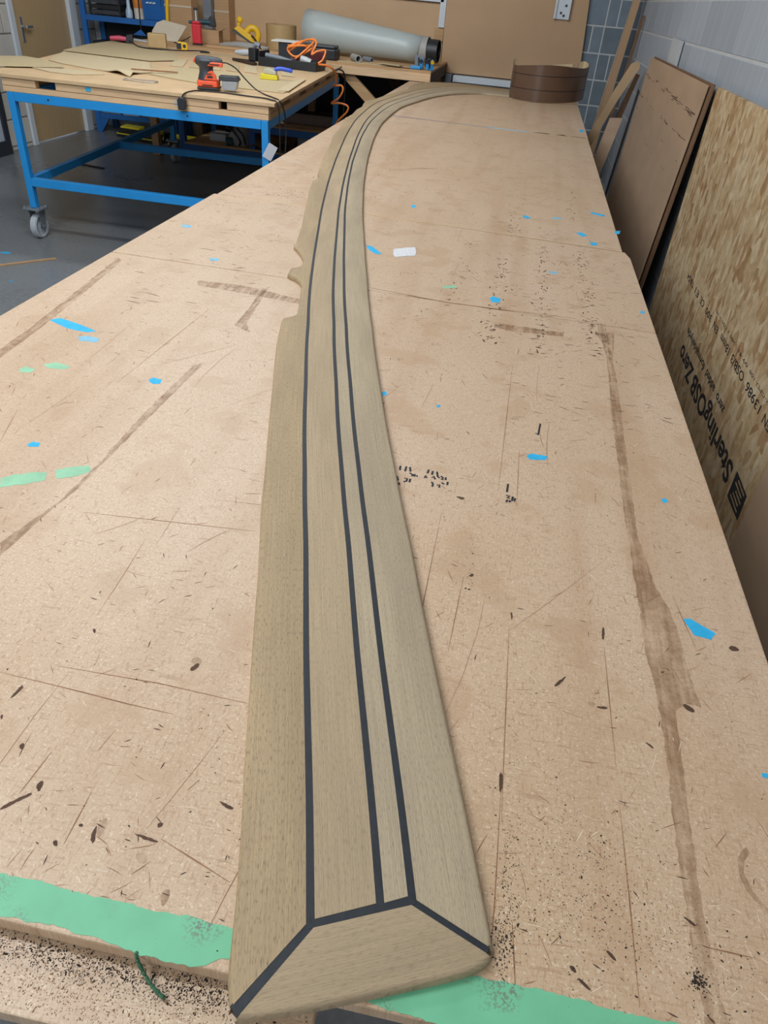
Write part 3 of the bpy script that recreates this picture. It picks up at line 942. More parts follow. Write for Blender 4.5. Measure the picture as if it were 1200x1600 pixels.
dark, brown, pale, ink = Marks(), Marks(), Marks(), Marks()
ZM = BZ + 0.00018
for p in LINES:
    brown.stroke([p[0]] + [((a[0] + b[0]) / 2, (a[1] + b[1]) / 2) for a, b in zip(p, p[1:])] + p[1:] if len(p) == 2 else p, 0.0014 if p[0][1] < 1.5 else 0.006, ZM)
for p in GOUGES:
    sm2 = blob(p, ZM, ZM + 0.00002, 0.0005, 0.002, 1)
    k = len(dark.m.v)
    dark.m.v += sm2.v
    dark.m.f += [tuple(i + k for i in f) for f in sm2.f[1:2]]
for p in PEN:
    ink.stroke(p, 0.0035, ZM + 0.00004, False)
r = random.Random(3)
for row in NAIL_ROWS:
    for a, b in zip(row, row[1:]):
        for k in range(26):
            t = r.random()
            dark.dash(a[0] + (b[0] - a[0]) * t + r.gauss(0, 0.012), a[1] + (b[1] - a[1]) * t, r.uniform(0.006, 0.018), r.choice((0.1, 1.5)) + r.gauss(0, 0.4), r.uniform(0.002, 0.0045), ZM, r)
for k in range(1700):        # small dark nicks, more of them to the far right
    y = 0.24 + 6.9 * r.random() ** 1.6
    x = XL + 0.02 + (XR - XL - 0.04) * r.random()
    if y > 5.0 and r.random() < 0.6:
        continue
    s = 0.55 + 0.25 * min(y, 3)
    dark.dash(x, y, r.uniform(0.003, 0.017) * s, r.choice((0.0, 0.0, 1.2, 2.2)) + r.gauss(0, 0.35), r.uniform(0.0006, 0.0019) * s, ZM, r)
for k in range(160):        # dense cuts on the right beyond the stain
    y = r.uniform(1.2, 2.6)
    x = r.uniform(0.05, 0.40)
    dark.dash(x, y, r.uniform(0.008, 0.03), r.gauss(0.0, 0.25), r.uniform(0.0008, 0.002), ZM, r)
for k in range(120):        # far-left cuts
    y = r.uniform(1.5, 4.6)
    x = r.uniform(XL + 0.02, XL + 0.4)
    dark.dash(x, y, r.uniform(0.01, 0.05), r.gauss(0.0, 0.3), r.uniform(0.0012, 0.003), ZM, r)
for k in range(1100):
    y = 0.24 + 5.5 * r.random() ** 1.9
    x = XL + 0.02 + (XR - XL - 0.04) * r.random()
    brown.dash(x, y, r.uniform(0.008, 0.04) * (0.6 + 0.3 * min(y, 3)), r.uniform(0, math.pi), r.uniform(0.0004, 0.0011) * (0.7 + 0.5 * min(y, 3)), ZM - 0.00004, r)
for k in range(600):
    y = 0.24 + 5.0 * r.random() ** 1.9
    x = XL + 0.02 + (XR - XL - 0.04) * r.random()
    pale.dash(x, y, r.uniform(0.004, 0.03) * (0.6 + 0.3 * min(y, 3)), r.uniform(0, math.pi), r.uniform(0.0004, 0.001) * (0.7 + 0.4 * min(y, 3)), ZM - 0.00002, r)
for k in range(70):         # long faint cuts
    y = 0.3 + 4.0 * r.random() ** 1.6
    x = r.uniform(XL + 0.1, XR - 0.1)
    brown.dash(x, y, r.uniform(0.06, 0.25), r.choice((1.5, 1.45, 0.05, 0.9)) + r.gauss(0, 0.12), r.uniform(0.0005, 0.001), ZM - 0.00003, r)
stuff(dark.m.build('dark_cut_mark', SCRATCH_D, bench))
stuff(brown.m.build('brown_scratch_mark', SCRATCH_B, bench))
stuff(pale.m.build('pale_scratch_mark', SCRATCH_L, bench))
o = stuff(ink.m.build('pen_writing', INK, bench))
o['label'] = 'handwritten black pen tallies and figures'

# ------------------------------------------------------------------ curved teak deck strip
ST = BZ + 0.0125          # top of the strip
SB = BZ + 0.0012
c1 = catmull([(x, y, 0) for x, y in STRIP_LINE], 10)
S = [0.0]
for a, b in zip(c1, c1[1:]):
    S.append(S[-1] + (b - a).length)
SLEN = S[-1]


def line_at(s):
    if s <= 0:
        d = (c1[3] - c1[0]).normalized()
        return c1[0] + d * s, Vector((d.y, -d.x, 0))
    import bisect
    i = min(max(bisect.bisect(S, s) - 1, 0), len(S) - 2)
    t = (s - S[i]) / (S[i + 1] - S[i])
    p = c1[i].lerp(c1[i + 1], min(t, 1.0))
    d = (c1[min(i + 4, len(c1) - 1)] - c1[max(i - 4, 0)]).normalized()
    return p, Vector((d.y, -d.x, 0))


def strip_pt(s, d):
    p, nn = line_at(s)
    return p + nn * d


O2 = [(0, 0.0595), (2.0, 0.0590), (4.9, 0.059), (5.8, 0.066), (6.5, 0.075), (7.0, 0.085), (7.5, 0.10)]
O3 = [(0, 0.0875), (1.6, 0.0870), (2.4, 0.080), (3.2, 0.076), (3.9, 0.081), (4.4, 0.088), (4.9, 0.098), (5.3, 0.112), (6.05, 0.136), (6.6, 0.165), (7.0, 0.19), (7.5, 0.21)]
OR_ = [(-0.045, 0.1455), (-0.025, 0.1505), (0, 0.1505), (1.0, 0.147), (1.65, 0.150), (2.2, 0.144), (2.8, 0.140), (3.4, 0.140), (3.9, 0.146), (4.4, 0.155), (5.25, 0.182), (5.95, 0.215), (6.4, 0.262), (6.8, 0.34), (7.1, 0.37), (7.5, 0.36)]
W2 = 0.0036               # half width of a caulk line
strip = thing('deck_strip', 'long curved strip of teak decking with black caulk lines on the workbench', 'deck strip', (-0.33, 4.0, BZ))
SO = Vector((0.33, -4.0, -BZ))


def loft(name, rows, material, round_a=False, round_b=False, zt=ST, zb=SB, parent=None, end=True):
    """rows: list of (A, B, uvA, uvB): plan points; a strip with thickness; optional rounded outer edge"""
    me = bpy.data.meshes.new(name)
    v, f, uvs = [], [], []
    R = 0.005
    for A, B, ua, ub in rows:
        d = (B - A)
        L = d.length or 1e-6
        d = d / L
        pr = []
        if round_a:
            rr = min(R, L * 0.4)
            pr += [(A, zb), (A, zt - rr), (A + d * rr * 0.3, zt - rr * 0.3), (A + d * rr, zt)]
        else:
            pr += [(A, zb), (A, zt)]
        if round_b:
            rr = min(R, L * 0.4)
            pr += [(B - d * rr, zt), (B - d * rr * 0.3, zt - rr * 0.3), (B, zt - rr), (B, zb)]
        else:
            pr += [(B, zt), (B, zb)]
        for p, z in pr:
            v.append((p.x + SO.x, p.y + SO.y, z + SO.z))
            t = (p - A).length / L
            uvs.append((ua[0] + (ub[0] - ua[0]) * t, ua[1] + (ub[1] - ua[1]) * t))
        k = len(pr)
    n = len(rows)
    for i in range(n - 1):
        for j in range(k):
            j2 = (j + 1) % k
            f.append((i * k + j, i * k + j2, (i + 1) * k + j2, (i + 1) * k + j))
    f.append(tuple(range(k)))
    f.append(tuple((n - 1) * k + j for j in range(k))[::-1])
    me.from_pydata(v, [], f)
    uvl = me.uv_layers.new(name='UVMap')
    for lp in me.loops:
        uvl.data[lp.index].uv = uvs[lp.vertex_index]
    bm = bmesh.new()
    bm.from_mesh(me)
    bmesh.ops.recalc_face_normals(bm, faces=bm.faces)
    bm.to_mesh(me)
    bm.free()
    for p in me.polygons:
        p.use_smooth = True
    me.set_sharp_from_angle(angle=math.radians(50))
    me.materials.append(material)
    o = bpy.data.objects.new(name, me)
    COL.objects.link(o)
    o.parent = parent or strip
    return o


svals = []
s = 0.0
while s < SLEN:
    svals.append(s)
    s += 0.004 if s < 0.06 else (0.012 if 1.2 < s < 3.0 else 0.03)
svals.append(SLEN)
# the end joint A-B lies square-ish to the strip; small skews measured on the photograph
sA, sB = -0.002, 0.012
LC = Vector((-0.1050, 0.1868, 0))      # outer corners
RC = Vector((0.0872, 0.2712, 0))
E0 = lambda d: sA + (sB - sA) * d / 0.0875     # end joint position as a function of the offset
rowsL, rows12, rows23, rowsR = [], [], [], []
for s in svals:
    w = math.exp(-s / 0.045)
    # left margin plank
    sl = s - 0.057 * w
    dl_ = interp(STRIP_LEFT, sl)
    A = strip_pt(sl, dl_)
    if s == 0:
        A = LC + Vector((-0.0022, 0.0035, 0))
    B = strip_pt(s + E0(0) * w, -W2)
    rowsL.append((A, B, (dl_, sl), (-W2, s)))
    q = 1.0 * w
    rows12.append((strip_pt(s + (E0(0) + W2) * w, W2), strip_pt(s + (E0(interp(O2, s)) + W2) * w, interp(O2, s) - W2), (W2, s), (interp(O2, s) - W2, s)))
    rows23.append((strip_pt(s + (E0(0.06) + W2) * w, interp(O2, s) + W2), strip_pt(s + (E0(0.087) + W2) * w, interp(O3, s) - W2), (interp(O2, s) + W2, s), (interp(O3, s) - W2, s)))
    sr = s - 0.026 * w
    B2 = strip_pt(sr, interp(OR_, sr))
    if s == 0:
        B2 = RC + Vector((0.0008, 0.0036, 0))
    rowsR.append((strip_pt(s + E0(0.0875) * w, interp(O3, s) + W2), B2, (interp(O3, s) + W2, s), (interp(OR_, sr), sr)))
loft('margin_plank', rowsL, TEAK_B, round_a=True)
loft('plank', rows12, TEAK_A)
loft('plank', rows23, TEAK_C)
loft('margin_plank', rowsR, TEAK_C, round_b=True)


def caulk(off, w=W2):
    rows = []
    for s in svals:
        o_ = interp(off, s)
        e = E0(interp(off, 0)) * math.exp(-s / 0.045)
        rows.append((strip_pt(s + e, o_ - w), strip_pt(s + e, o_ + w), (0, s), (1, s)))
    return loft('caulk_line', rows, CAULK, zt=ST - 0.0004)


caulk([(0, 0), (9, 0)])
caulk(O2)
caulk(O3)
A0, B0 = strip_pt(E0(0), 0), strip_pt(E0(0.0875), 0.0875)


def caulk_seg(a, b, ext=0.0, zt=ST - 0.0005, hw=W2):
    d = (b - a).normalized()
    nn = Vector((-d.y, d.x, 0)) * hw
    loft('caulk_line', [(a - d * ext + nn, a - d * ext - nn, (0, 0), (1, 0)), (b + d * ext + nn, b + d * ext - nn, (0, 1), (1, 1))], CAULK, zt=zt)


caulk_seg(A0, B0, 0.003, ST - 0.0003)
caulk_seg(A0, LC + (A0 - LC).normalized() * 0.0035, hw=W2 + 0.0012)
caulk_seg(B0, RC + (B0 - RC).normalized() * 0.0035, hw=W2 + 0.0012)
# mitred end plank with a rounded nose
dAB = (B0 - A0).normalized()
nAB = Vector((dAB.y, -dAB.x, 0))
rows = []
front = [Vector(p + (0,)) for p in ((-0.1003, 0.1850), (-0.061, 0.1985), (-0.012, 0.2185), (0.0475, 0.2435), (0.072, 0.2552), (0.0835, 0.2635), (0.0876, 0.2690))]
fc = catmull(front, 6)
for i, p in enumerate(fc):
    t = i / (len(fc) - 1)
    a = A0.lerp(B0, t) + nAB * W2 + dAB * (0.002 * (1 - 2 * t))
    rows.append((a, p, ((a - A0).dot(nAB), (a - A0).dot(dAB)), ((p - A0).dot(nAB), (p - A0).dot(dAB))))
loft('end_plank', rows, TEAK_A, round_b=True)

# the rolled-up offcut standing on edge at the far end
coil = thing('strip_roll', 'dark brown backed teak strip standing on edge in a curl', 'teak strip', (0.13, 6.95, BZ))
prof = catmull([(-0.30, 0.26, 0), (-0.302, 0.10, 0), (-0.285, -0.12, 0), (-0.22, -0.26, 0), (-0.06, -0.33, 0), (0.10, -0.27, 0), (0.24, -0.10, 0), (0.31, 0.12, 0), (0.325, 0.26, 0), (0.29, 0.34, 0), (0.24, 0.32, 0)], 8)


def ribbon(name, z0f, z1f, t, material, off=0.0):
    me = MB()
    n = len(prof)
    for k, p in enumerate(prof):
        d = (prof[min(k + 1, n - 1)] - prof[max(k - 1, 0)]).normalized()
        nn = Vector((-d.y, d.x, 0))
        u = k / (n - 1)
        a, b = p + nn * off, p + nn * (off + t)
        z0, z1 = z0f(u), z1f(u)
        me.v += [(a.x, a.y, z0), (b.x, b.y, z0), (b.x, b.y, z1), (a.x, a.y, z1)]
    for k in range(n - 1):
        for j in range(4):
            j2 = (j + 1) % 4
            me.f.append((4 * k + j, 4 * k + j2, 4 * k + 4 + j2, 4 * k + 4 + j))
    me.f += [(0, 1, 2, 3), (4 * n - 1, 4 * n - 2, 4 * n - 3, 4 * n - 4)]
    return me.build(name, material, coil, smooth=True)


Z = lambda u: 0.002 + 0.012 * u
topz = lambda u: 0.235 + 0.03 * u + 0.012 * math.cos(u * 14)
ribbon('plank', Z, lambda u: 0.078 + 0.012 * u, 0.006, TEAK_BACK)
ribbon('groove', lambda u: 0.078 + 0.012 * u, lambda u: 0.083 + 0.012 * u, 0.003, BLACK, 0.003)
ribbon('plank', lambda u: 0.083 + 0.012 * u, lambda u: 0.172 + 0.02 * u, 0.006, TEAK_BACK)
ribbon('groove', lambda u: 0.172 + 0.02 * u, lambda u: 0.177 + 0.02 * u, 0.003, BLACK, 0.003)
ribbon('plank', lambda u: 0.177 + 0.02 * u, topz, 0.006, TEAK_BACK)
ribbon('teak_face', Z, topz, 0.003, VENEER_B, 0.0061)
tag(MB().extrude([(-0.02, 7.05, BZ + 0.002), (0.38, 7.10, BZ + 0.002), (0.31, 7.10, BZ + 0.258), (0.16, 7.075, BZ + 0.24), (0.04, 7.06, BZ + 0.2)], (0.004, 0.012, 0)).build('teak_offcut', VENEER_B),
    'pale pointed teak offcut propped behind the brown curl', 'offcut')


# ------------------------------------------------------------------ crumbs and sawdust
def crumbs(name, spots, material, label, z, seed, clip=None):
    r = random.Random(seed)
    m = MB()
    for cx, cy, sx, sy, n, s0, s1 in spots:
        for k in range(int(n * 0.8)):
            x, y = r.gauss(cx, sx), r.gauss(cy, sy)
            if clip and not clip(x, y):
                continue
            s = r.uniform(s0, s1) * 0.62 * (1 if r.random() > 0.06 else 2.0)
            i = len(m.v)
            a = r.uniform(0, 6.28)
            e = r.uniform(0.7, 1.5)
            ca, sa = math.cos(a), math.sin(a)
            for px, py, pz in ((-e, -0.6, 0), (e, -0.5, 0), (e * 0.7, 0.7, 0), (-e * 0.8, 0.5, 0), (r.uniform(-0.3, 0.3), 0, 0.7)):
                m.v.append((x + s * (px * ca - py * sa), y + s * (px * sa + py * ca), z + s * pz))
            m.f += [(i, i + 1, i + 4), (i + 1, i + 2, i + 4), (i + 2, i + 3, i + 4), (i + 3, i, i + 4), (i + 3, i + 2, i + 1, i)]
    o = m.build(name, material)
    o['kind'] = 'stuff'
    return tag(o, label, 'debris')


on_top = lambda x, y: y > 0.222 and XL < x < XR
crumbs('bench_crumbs', [(0.17, 0.37, 0.035, 0.035, 520, 0.0004, 0.0010), (0.19, 0.32, 0.05, 0.03, 420, 0.0004, 0.0010), (0.25, 0.30, 0.05, 0.03, 320, 0.0004, 0.0010), (0.100, 0.33, 0.006, 0.03, 260, 0.0004, 0.0011), (0.099, 0.285, 0.006, 0.012, 200, 0.0005, 0.0013), (0.26, 0.2925, 0.004, 0.004, 120, 0.0008, 0.0016), (0.1, 0.42, 0.006, 0.07, 120, 0.0004, 0.0010),
                       (-0.17, 0.45, 0.08, 0.11, 260, 0.0004, 0.0009), (-0.3, 0.42, 0.12, 0.12, 160, 0.0004, 0.001), (0.2, 0.55, 0.12, 0.2, 160, 0.0004, 0.001), (-0.148, 0.37, 0.008, 0.06, 120, 0.0004, 0.0009), (0.03, 0.75, 0.004, 0.05, 60, 0.0006, 0.0014)],
       CRUMB, 'black rubber sanding crumbs scattered on the workbench top', BZ + 0.0002, 5, on_top)
crumbs('chip_dust', [(-0.80, 2.72, 0.05, 0.04, 300, 0.001, 0.0026)], CRUMB_T, 'small tan heap of wood chips beside the curved strip on the workbench', BZ + 0.0002, 8)
low = lambda x, y: y < 0.226 and y > 0.155 + (x + 1.06) * 0.016 and x < -0.05
crumbs('ledge_dust', [(-0.25, 0.207, 0.08, 0.006, 2200, 0.0004, 0.0011), (-0.14, 0.207, 0.03, 0.008, 700, 0.0004, 0.0012), (-0.28, 0.226, 0.06, 0.004, 900, 0.0005, 0.0016)], CRUMB,
       'black crumbs and sawdust along the lower board at the bench front', BZ - 0.0219, 9, low)
crumbs('sawdust', [(-0.22, 0.188, 0.1, 0.016, 3000, 0.0004, 0.001)], CRUMB_T, 'fine tan sawdust on the lower board at the bench front', BZ - 0.0219, 10, low)
r = random.Random(2)
tw = catmull([(-0.196, 0.2165, BZ + 0.001), (-0.194, 0.2125, BZ - 0.004), (-0.186, 0.207, BZ - 0.0155), (-0.178, 0.202, BZ - 0.0185), (-0.170, 0.198, BZ - 0.018), (-0.165, 0.196, BZ - 0.0185)], 6)
tag(MB().tube(tw, [0.0009 + 0.0012 * abs(math.sin(k * 1.3)) for k in range(len(tw))], 6).build('tape_twist', mat('dark_green_tape', srgb(60, 104, 76), 0.7, 0.2, 300)), 'twisted green tape shred hanging off the bench front edge', 'tape')

# ------------------------------------------------------------------ boards against the right wall
ob = thing('strand_board', 'strand board sheet with black print leaning on the right wall', 'board', (0.88, 3.06, 0))
OSBX = 0.0
box(0.0, 0.018, -1.11, 1.11, 0.0, 1.262).build('sheet', OSB, ob, bevel=0.0015)


def text_mesh(body, size, bold=0.0):
    cu = bpy.data.curves.new('print', 'FONT')
    cu.body = body
    cu.size = size
    cu.offset = bold
    cu.resolution_u = 3
    o = bpy.data.objects.new('print', cu)
    COL.objects.link(o)
    dg = bpy.context.evaluated_depsgraph_get()
    dg.update()
    me = bpy.data.meshes.new_from_object(o.evaluated_get(dg))
    bpy.data.objects.remove(o)
    bpy.data.curves.remove(cu)
    return me


def print_on_osb(name, body, y0, z0, length, height, bold=0.0):
    words = body.split()
    if len(words) > 1:              # one part per printed word
        tot = sum(len(w) for w in words) + 1.2 * (len(words) - 1)
        y = y0
        for w in words:
            print_word(name, w, y, z0, length * len(w) / tot, height, bold)
            y += length * (len(w) + 1.2) / tot
    else:
        print_word(name, body, y0, z0, length, height, bold)


def print_word(name, body, y0, z0, length, height, bold=0.0):
    """upside-down print: reads away from the camera, tops of the letters towards the floor"""
    me = text_mesh(body, 1.0, bold)
    xs = [v.co.x for v in me.vertices]
    sx = length / (max(xs) - min(xs))
    for v in me.vertices:
        a, b = (v.co.x - min(xs)) * sx, v.co.y * height / 0.7
        v.co = (-0.0006, y0 + a, z0 - b)
    me.materials.append(INK)
    o = bpy.data.objects.new(name, me)
    COL.objects.link(o)
    o.parent = ob
    return o


yb = -3.06
print_on_osb('brand_print', 'SterlingOSB', 2.19 + yb, 0.322, 0.76, 0.074, 0.028)
print_on_osb('brand_print', 'Zero', 2.975 + yb, 0.322, 0.30, 0.074, 0.028)
print_on_osb('tagline_print', 'zero added formaldehyde', 2.47 + yb, 0.400, 0.80, 0.032, 0.02)
print_on_osb('code_print', 'EN 13986  OSB/3  18mm', 2.06 + yb, 0.556, 0.74, 0.03, 0.012)
print_on_osb('code_print', 'EN 300   CE   E1   T&G4', 2.86 + yb, 0.552, 0.72, 0.026, 0.012)
print_on_osb('code_print', '0502-CPD-108   09:41', 2.06 + yb, 0.590, 0.50, 0.012, 0.0)
print_on_osb('code_print', '2400 x 1200 x 18', 2.62 + yb, 0.590, 0.34, 0.012, 0.0)
lg = MB()
x = -0.0006
dm = [(x, 2.152 + yb, 0.332), (x, 2.145 + yb, 0.236), (x, 1.995 + yb, 0.240), (x, 2.006 + yb, 0.328)]
lg.extrude(dm, (-0.0002, 0, 0))
o = lg.build('logo_print', INK, ob)
for k in range(5):
    z = 0.252 + 0.016 * k
    MB().bar((-0.0011, 2.025 + 0.012 * (k % 2) + yb, z), (-0.0011, 2.125 - 0.014 * (k % 3) + yb, z + 0.004), 0.005, 0.0004, (1, 0, 0)).build('logo_stripe', OSB, ob)

bb = thing('brown_sheet', 'brown sheet standing by the wall in front of the strand board end', 'board', (0.872, 1.3, 0))
box(0.0, 0.018, -0.6, 0.652, 0.0, 1.15).build('sheet', HARDBOARD, bb, bevel=0.0015)

# two hardboard sheets leaning further along
def leaning_sheet(name, label, y0, y1, xt, xb, zt, th, material, z0=0.0):
    t = thing(name, label, 'board', ((xt + xb) / 2, (y0 + y1) / 2, 0))
    cx, cy = (xt + xb) / 2, (y0 + y1) / 2
    MB().extrude([(xb - cx, y0 - cy, z0), (xb - cx, y1 - cy, z0), (xt - cx, y1 - cy, zt), (xt - cx, y0 - cy, zt)], (th, 0, 0)).build('sheet', material, t, bevel=0.001)
    return t


a = leaning_sheet('hardboard_sheet', 'scuffed brown hardboard sheet leaning on the block wall', 4.36, 6.72, 0.872, 0.790, 1.252, 0.007, HARDBOARD)
for z, w in ((1.12, 0.012), (1.10, 0.006), (0.98, 0.006), (0.90, 0.004), (0.78, 0.005)):
    pass
leaning_sheet('hardboard_sheet', 'second hardboard sheet just behind the scuffed brown one', 4.28, 6.64, 0.886, 0.806, 1.262, 0.007, EDGE)
sc = MB()
r = random.Random(4)
for z, n, w in ((1.13, 46, 0.006), (1.118, 40, 0.004), (1.0, 30, 0.004), (0.99, 20, 0.003), (0.9, 14, 0.003), (0.8, 12, 0.003)):
    for k in range(n // 2):
        y = r.uniform(-1.15, 1.15)
        zz = z + 0.028 * y * 0.5 + r.gauss(0, 0.004)
        xx = -0.041 + 0.082 * zz / 1.252 - 0.0003
        L = r.uniform(0.02, 0.14)
        sc.bar((xx, y, zz), (xx, min(y + L, 1.17), zz + r.gauss(0, 0.002)), w * r.uniform(0.3, 1), 0.0003, (1, 0, 0))
stuff(sc.build('scuff_mark', SCRATCH_D, a))

t = tag(MB().extrude([(0.905, 5.74, 0.0), (0.905, 6.05, 0.0), (0.905, 6.12, 1.40), (0.905, 5.74, 1.392)], (0.018, 0, 0)).build('grey_plank', GREY_T, bevel=0.001),
        'pale grey plank standing against the block wall behind the hardboard', 'plank')
# offcuts leaning between bench and wall
t = thing('long_offcut', 'long tan offcut with a rounded end leaning on the wall by the corner planks', 'offcut', (0.6, 7.2, 0))
MB().extrude([(0.265, 0.02, 1.14), (0.262, 0.02, 1.18), (0.225, 0.02, 1.192), (0.19, 0.02, 1.17), (0.09, 0.02, 0.94), (-0.05, 0.02, 0.56), (-0.25, 0.02, 0.0), (-0.17, 0.02, 0.0), (0.02, 0.02, 0.56), (0.145, 0.02, 0.89), (0.225, 0.02, 1.06)], (0, 0.018, 0)).build('board', PANEL, t, bevel=0.001)
t = thing('dark_offcut', 'thin grey-brown offcut leaning behind the long tan one', 'offcut', (0.7, 7.4, 0))
MB().extrude([(0.17, 0.0, 1.10), (0.205, 0.0, 1.09), (-0.02, 0, 0.0), (-0.12, 0, 0.0)], (0, 0.012, 0)).build('board', EDGE, t, bevel=0.001)
t = thing('short_offcut', 'short square-ended tan offcut leaning between bench and hardboard', 'offcut', (0.7, 6.9, 0))
MB().extrude([(-0.01, 0, 0.80), (0.09, -0.02, 0.81), (-0.055, -0.02, 0.0), (-0.155, 0, 0.0)], (0, 0.03, 0)).build('board', HARDBOARD, t, bevel=0.001)
t = thing('dark_sheet', 'narrow dark board in the gap behind the short offcut', 'board', (0.8, 7.0, 0))
MB().extrude([(0.08, 0.0, 1.0), (0.098, 0.25, 1.0), (0.02, 0.25, 0.0), (-0.0, 0.0, 0.0)], (0.006, 0, 0)).build('board', DARKWOOD_SHADE, t)
# tall planks in the corner
for k, (xt, xb, y, w, mt, zt, lab) in enumerate(((0.862, 0.655, 8.46, 0.042, HARDBOARD, 2.3, 'tall greyish plank leaning in the corner, nearest the block joints'), (0.906, 0.70, 8.36, 0.062, PANEL_B, 2.3, 'wide tall tan plank leaning in the corner'), (0.918, 0.76, 8.20, 0.026, EDGE, 1.50, 'thin reddish batten leaning in the corner, shorter than the planks'))):
    t = thing('corner_plank', lab, 'plank', (xb, y, 0))
    xm = (xt - xb) * (zt / 1.6) if zt > 1.6 else (xt - xb)
    xm = min(xm, 0.922 - xb - w / 2)
    MB().extrude([(-w / 2, 0, 0), (w / 2, 0, 0), (xm + w / 2, 0, zt), (xm - w / 2, 0, zt)], (0, 0.022, 0)).build('board', mt, t, bevel=0.001)

# ------------------------------------------------------------------ blue mobile table
TX, TY = -2.3, 4.45
table = thing('mobile_table', 'blue steel framed table on castors with a layered timber top', 'table', (TX, TY, 0))
SH = -0.085


def tp(x, y, z):          # the frame is slightly out of square
    return (x - TX + SH * (y - TY), y - TY, z)


FX0, FX1, FY0, FY1, FM = -3.075, -1.478, 4.47, 7.18, 5.88
FT, FB = 0.857, 0.808
tube_w = 0.042
for x in (FX0, FX1):
    for y in (FY0, FY1):
        MB().bar(tp(x, y, 0.195), tp(x, y, FT), tube_w, tube_w, (0, 1, 0)).build('leg', BLUE, table, bevel=0.003)
for y in (FY0, FY1):
    MB().bar(tp(FX0 + 0.022, y, 0.8325), tp(FX1 - 0.022, y, 0.8325), tube_w, 0.049).build('top_rail', BLUE, table, bevel=0.003)
for x in (FX0, FX1):
    MB().bar(tp(x, FY0 + 0.022, 0.8325), tp(x, FY1 - 0.022, 0.8325), tube_w, 0.049).build('top_rail', BLUE, table, bevel=0.003)
    MB().bar(tp(x, FY0 + 0.022, 0.352), tp(x, FY1 - 0.022, 0.352), tube_w, 0.05).build('lower_rail', BLUE, table, bevel=0.003)
for y in (FY0, FM):
    MB().bar(tp(FX0 + 0.022, y, 0.352), tp(FX1 - 0.022, y, 0.352), tube_w, 0.05).build('lower_rail', BLUE, table, bevel=0.003)
MB().bar(tp(FX0 + 0.3, FM, 0.8325), tp(FX1 - 0.3, FM, 0.8325), 0.04, 0.04).build('cross_rail', BLUE_D, table)


def castor(x, y):
    p = Vector(tp(x, y, 0))
    pl_ = MB().box(p.x - 0.06, p.x + 0.06, p.y - 0.055, p.y + 0.055, 0.183, 0.194).build('castor_plate', ZINC, table, bevel=0.002)
    for sx, sy in ((-1, -1), (1, -1), (-1, 1), (1, 1)):
        MB().lathe([(0, 0.206), (0.008, 0.206), (0.009, 0.195), (0, 0.195)], (p.x + sx * 0.048, p.y + sy * 0.043, 0), 'z', 8).build('bolt', ZINC, pl_)
    for sx in (-1, 1):
        m = MB()
        m.extrude([(p.x + sx * 0.033, p.y - 0.035, 0.183), (p.x + sx * 0.033, p.y + 0.045, 0.183), (p.x + sx * 0.033, p.y + 0.02, 0.06), (p.x + sx * 0.033, p.y - 0.012, 0.06)], (sx * 0.004, 0, 0))
        m.build('castor_fork', ZINC, pl_, bevel=0.001)
    MB().lathe([(0.018, -0.021), (0.034, -0.017), (0.055, -0.017), (0.066, -0.023), (0.0755, -0.018), (0.0765, 0), (0.0755, 0.018), (0.066, 0.023), (0.055, 0.017), (0.034, 0.017), (0.018, 0.021)], (p.x, p.y + 0.004, 0.0765), 'x', 28).build('castor_wheel', NYLON, pl_, smooth=True)
    MB().lathe([(0, -0.042), (0.011, -0.042), (0.011, 0.042), (0, 0.042)], (p.x, p.y + 0.004, 0.0765), 'x', 10).build('axle_bolt', ZINC, pl_)


for x in (FX0, FX1):
    for y in (FY0, FY1):
        castor(x, y)
# layered timber top
LZ = 0.858
top_poly = [(-3.20, 4.44), (-1.415, 4.44), (-1.66, 7.17), (-3.86, 7.17)]


def tl(pts):
    return [(p[0] - TX, p[1] - TY) for p in pts]


MB().prism(tl(top_poly), 0.931, 0.951).build('table_top', TABLETOP, table, bevel=0.002)
box(-3.115 - TX, -1.455 - TX, 0.0, 0.045, LZ, 0.887).build('timber_bearer', PINE, table, bevel=0.002)
for a, b in ((-3.115, -2.90), (-2.77, -1.755), (-1.705, -1.455)):
    box(a - TX, b - TX, 0.003, 0.045, 0.8895, 0.9285).build('timber_batten', PINE, table, bevel=0.002)
MB().bar((-1.475 - TX, 0.05, 0.874), (-1.71 - TX, 2.70, 0.874), 0.045, 0.031).build('timber_bearer', PINE_D, table, bevel=0.002)
for k in range(5):
    y0 = 0.05 + 0.56 * k
    xa = -1.475 - TX - 0.0887 * y0
    MB().bar((xa, y0, 0.91), (xa - 0.0887 * 0.32, y0 + 0.32, 0.91), 0.045, 0.0405).build('timber_batten', PINE_D, table, bevel=0.002)
MB().bar((-3.09 - TX, 0.05, 0.894), (-3.32 - TX, 2.70, 0.894), 0.045, 0.072).build('timber_bearer', PINE_D, table, bevel=0.002)
for x, z in ((-2.995, 0.941), (-2.655, 0.941), (-2.56, 0.917), (-2.24, 0.941)):
    box(x - 0.016 - TX, x + 0.016 - TX, -0.0006, 0.0, z - 0.011, z + 0.009).build('blue_tape_scrap', SKYTAPE, table)
for x in (-2.83, -1.95):
    MB().lathe([(0, -0.022), (0.006, -0.022), (0.006, -0.020), (0, -0.020)], (x - TX, FY0 - TY, 0.835), 'y', 8).build('bolt_hole', BLACK, table)

# ------------------------------------------------------------------ thin teak sheets on the table
TZ = 0.9515


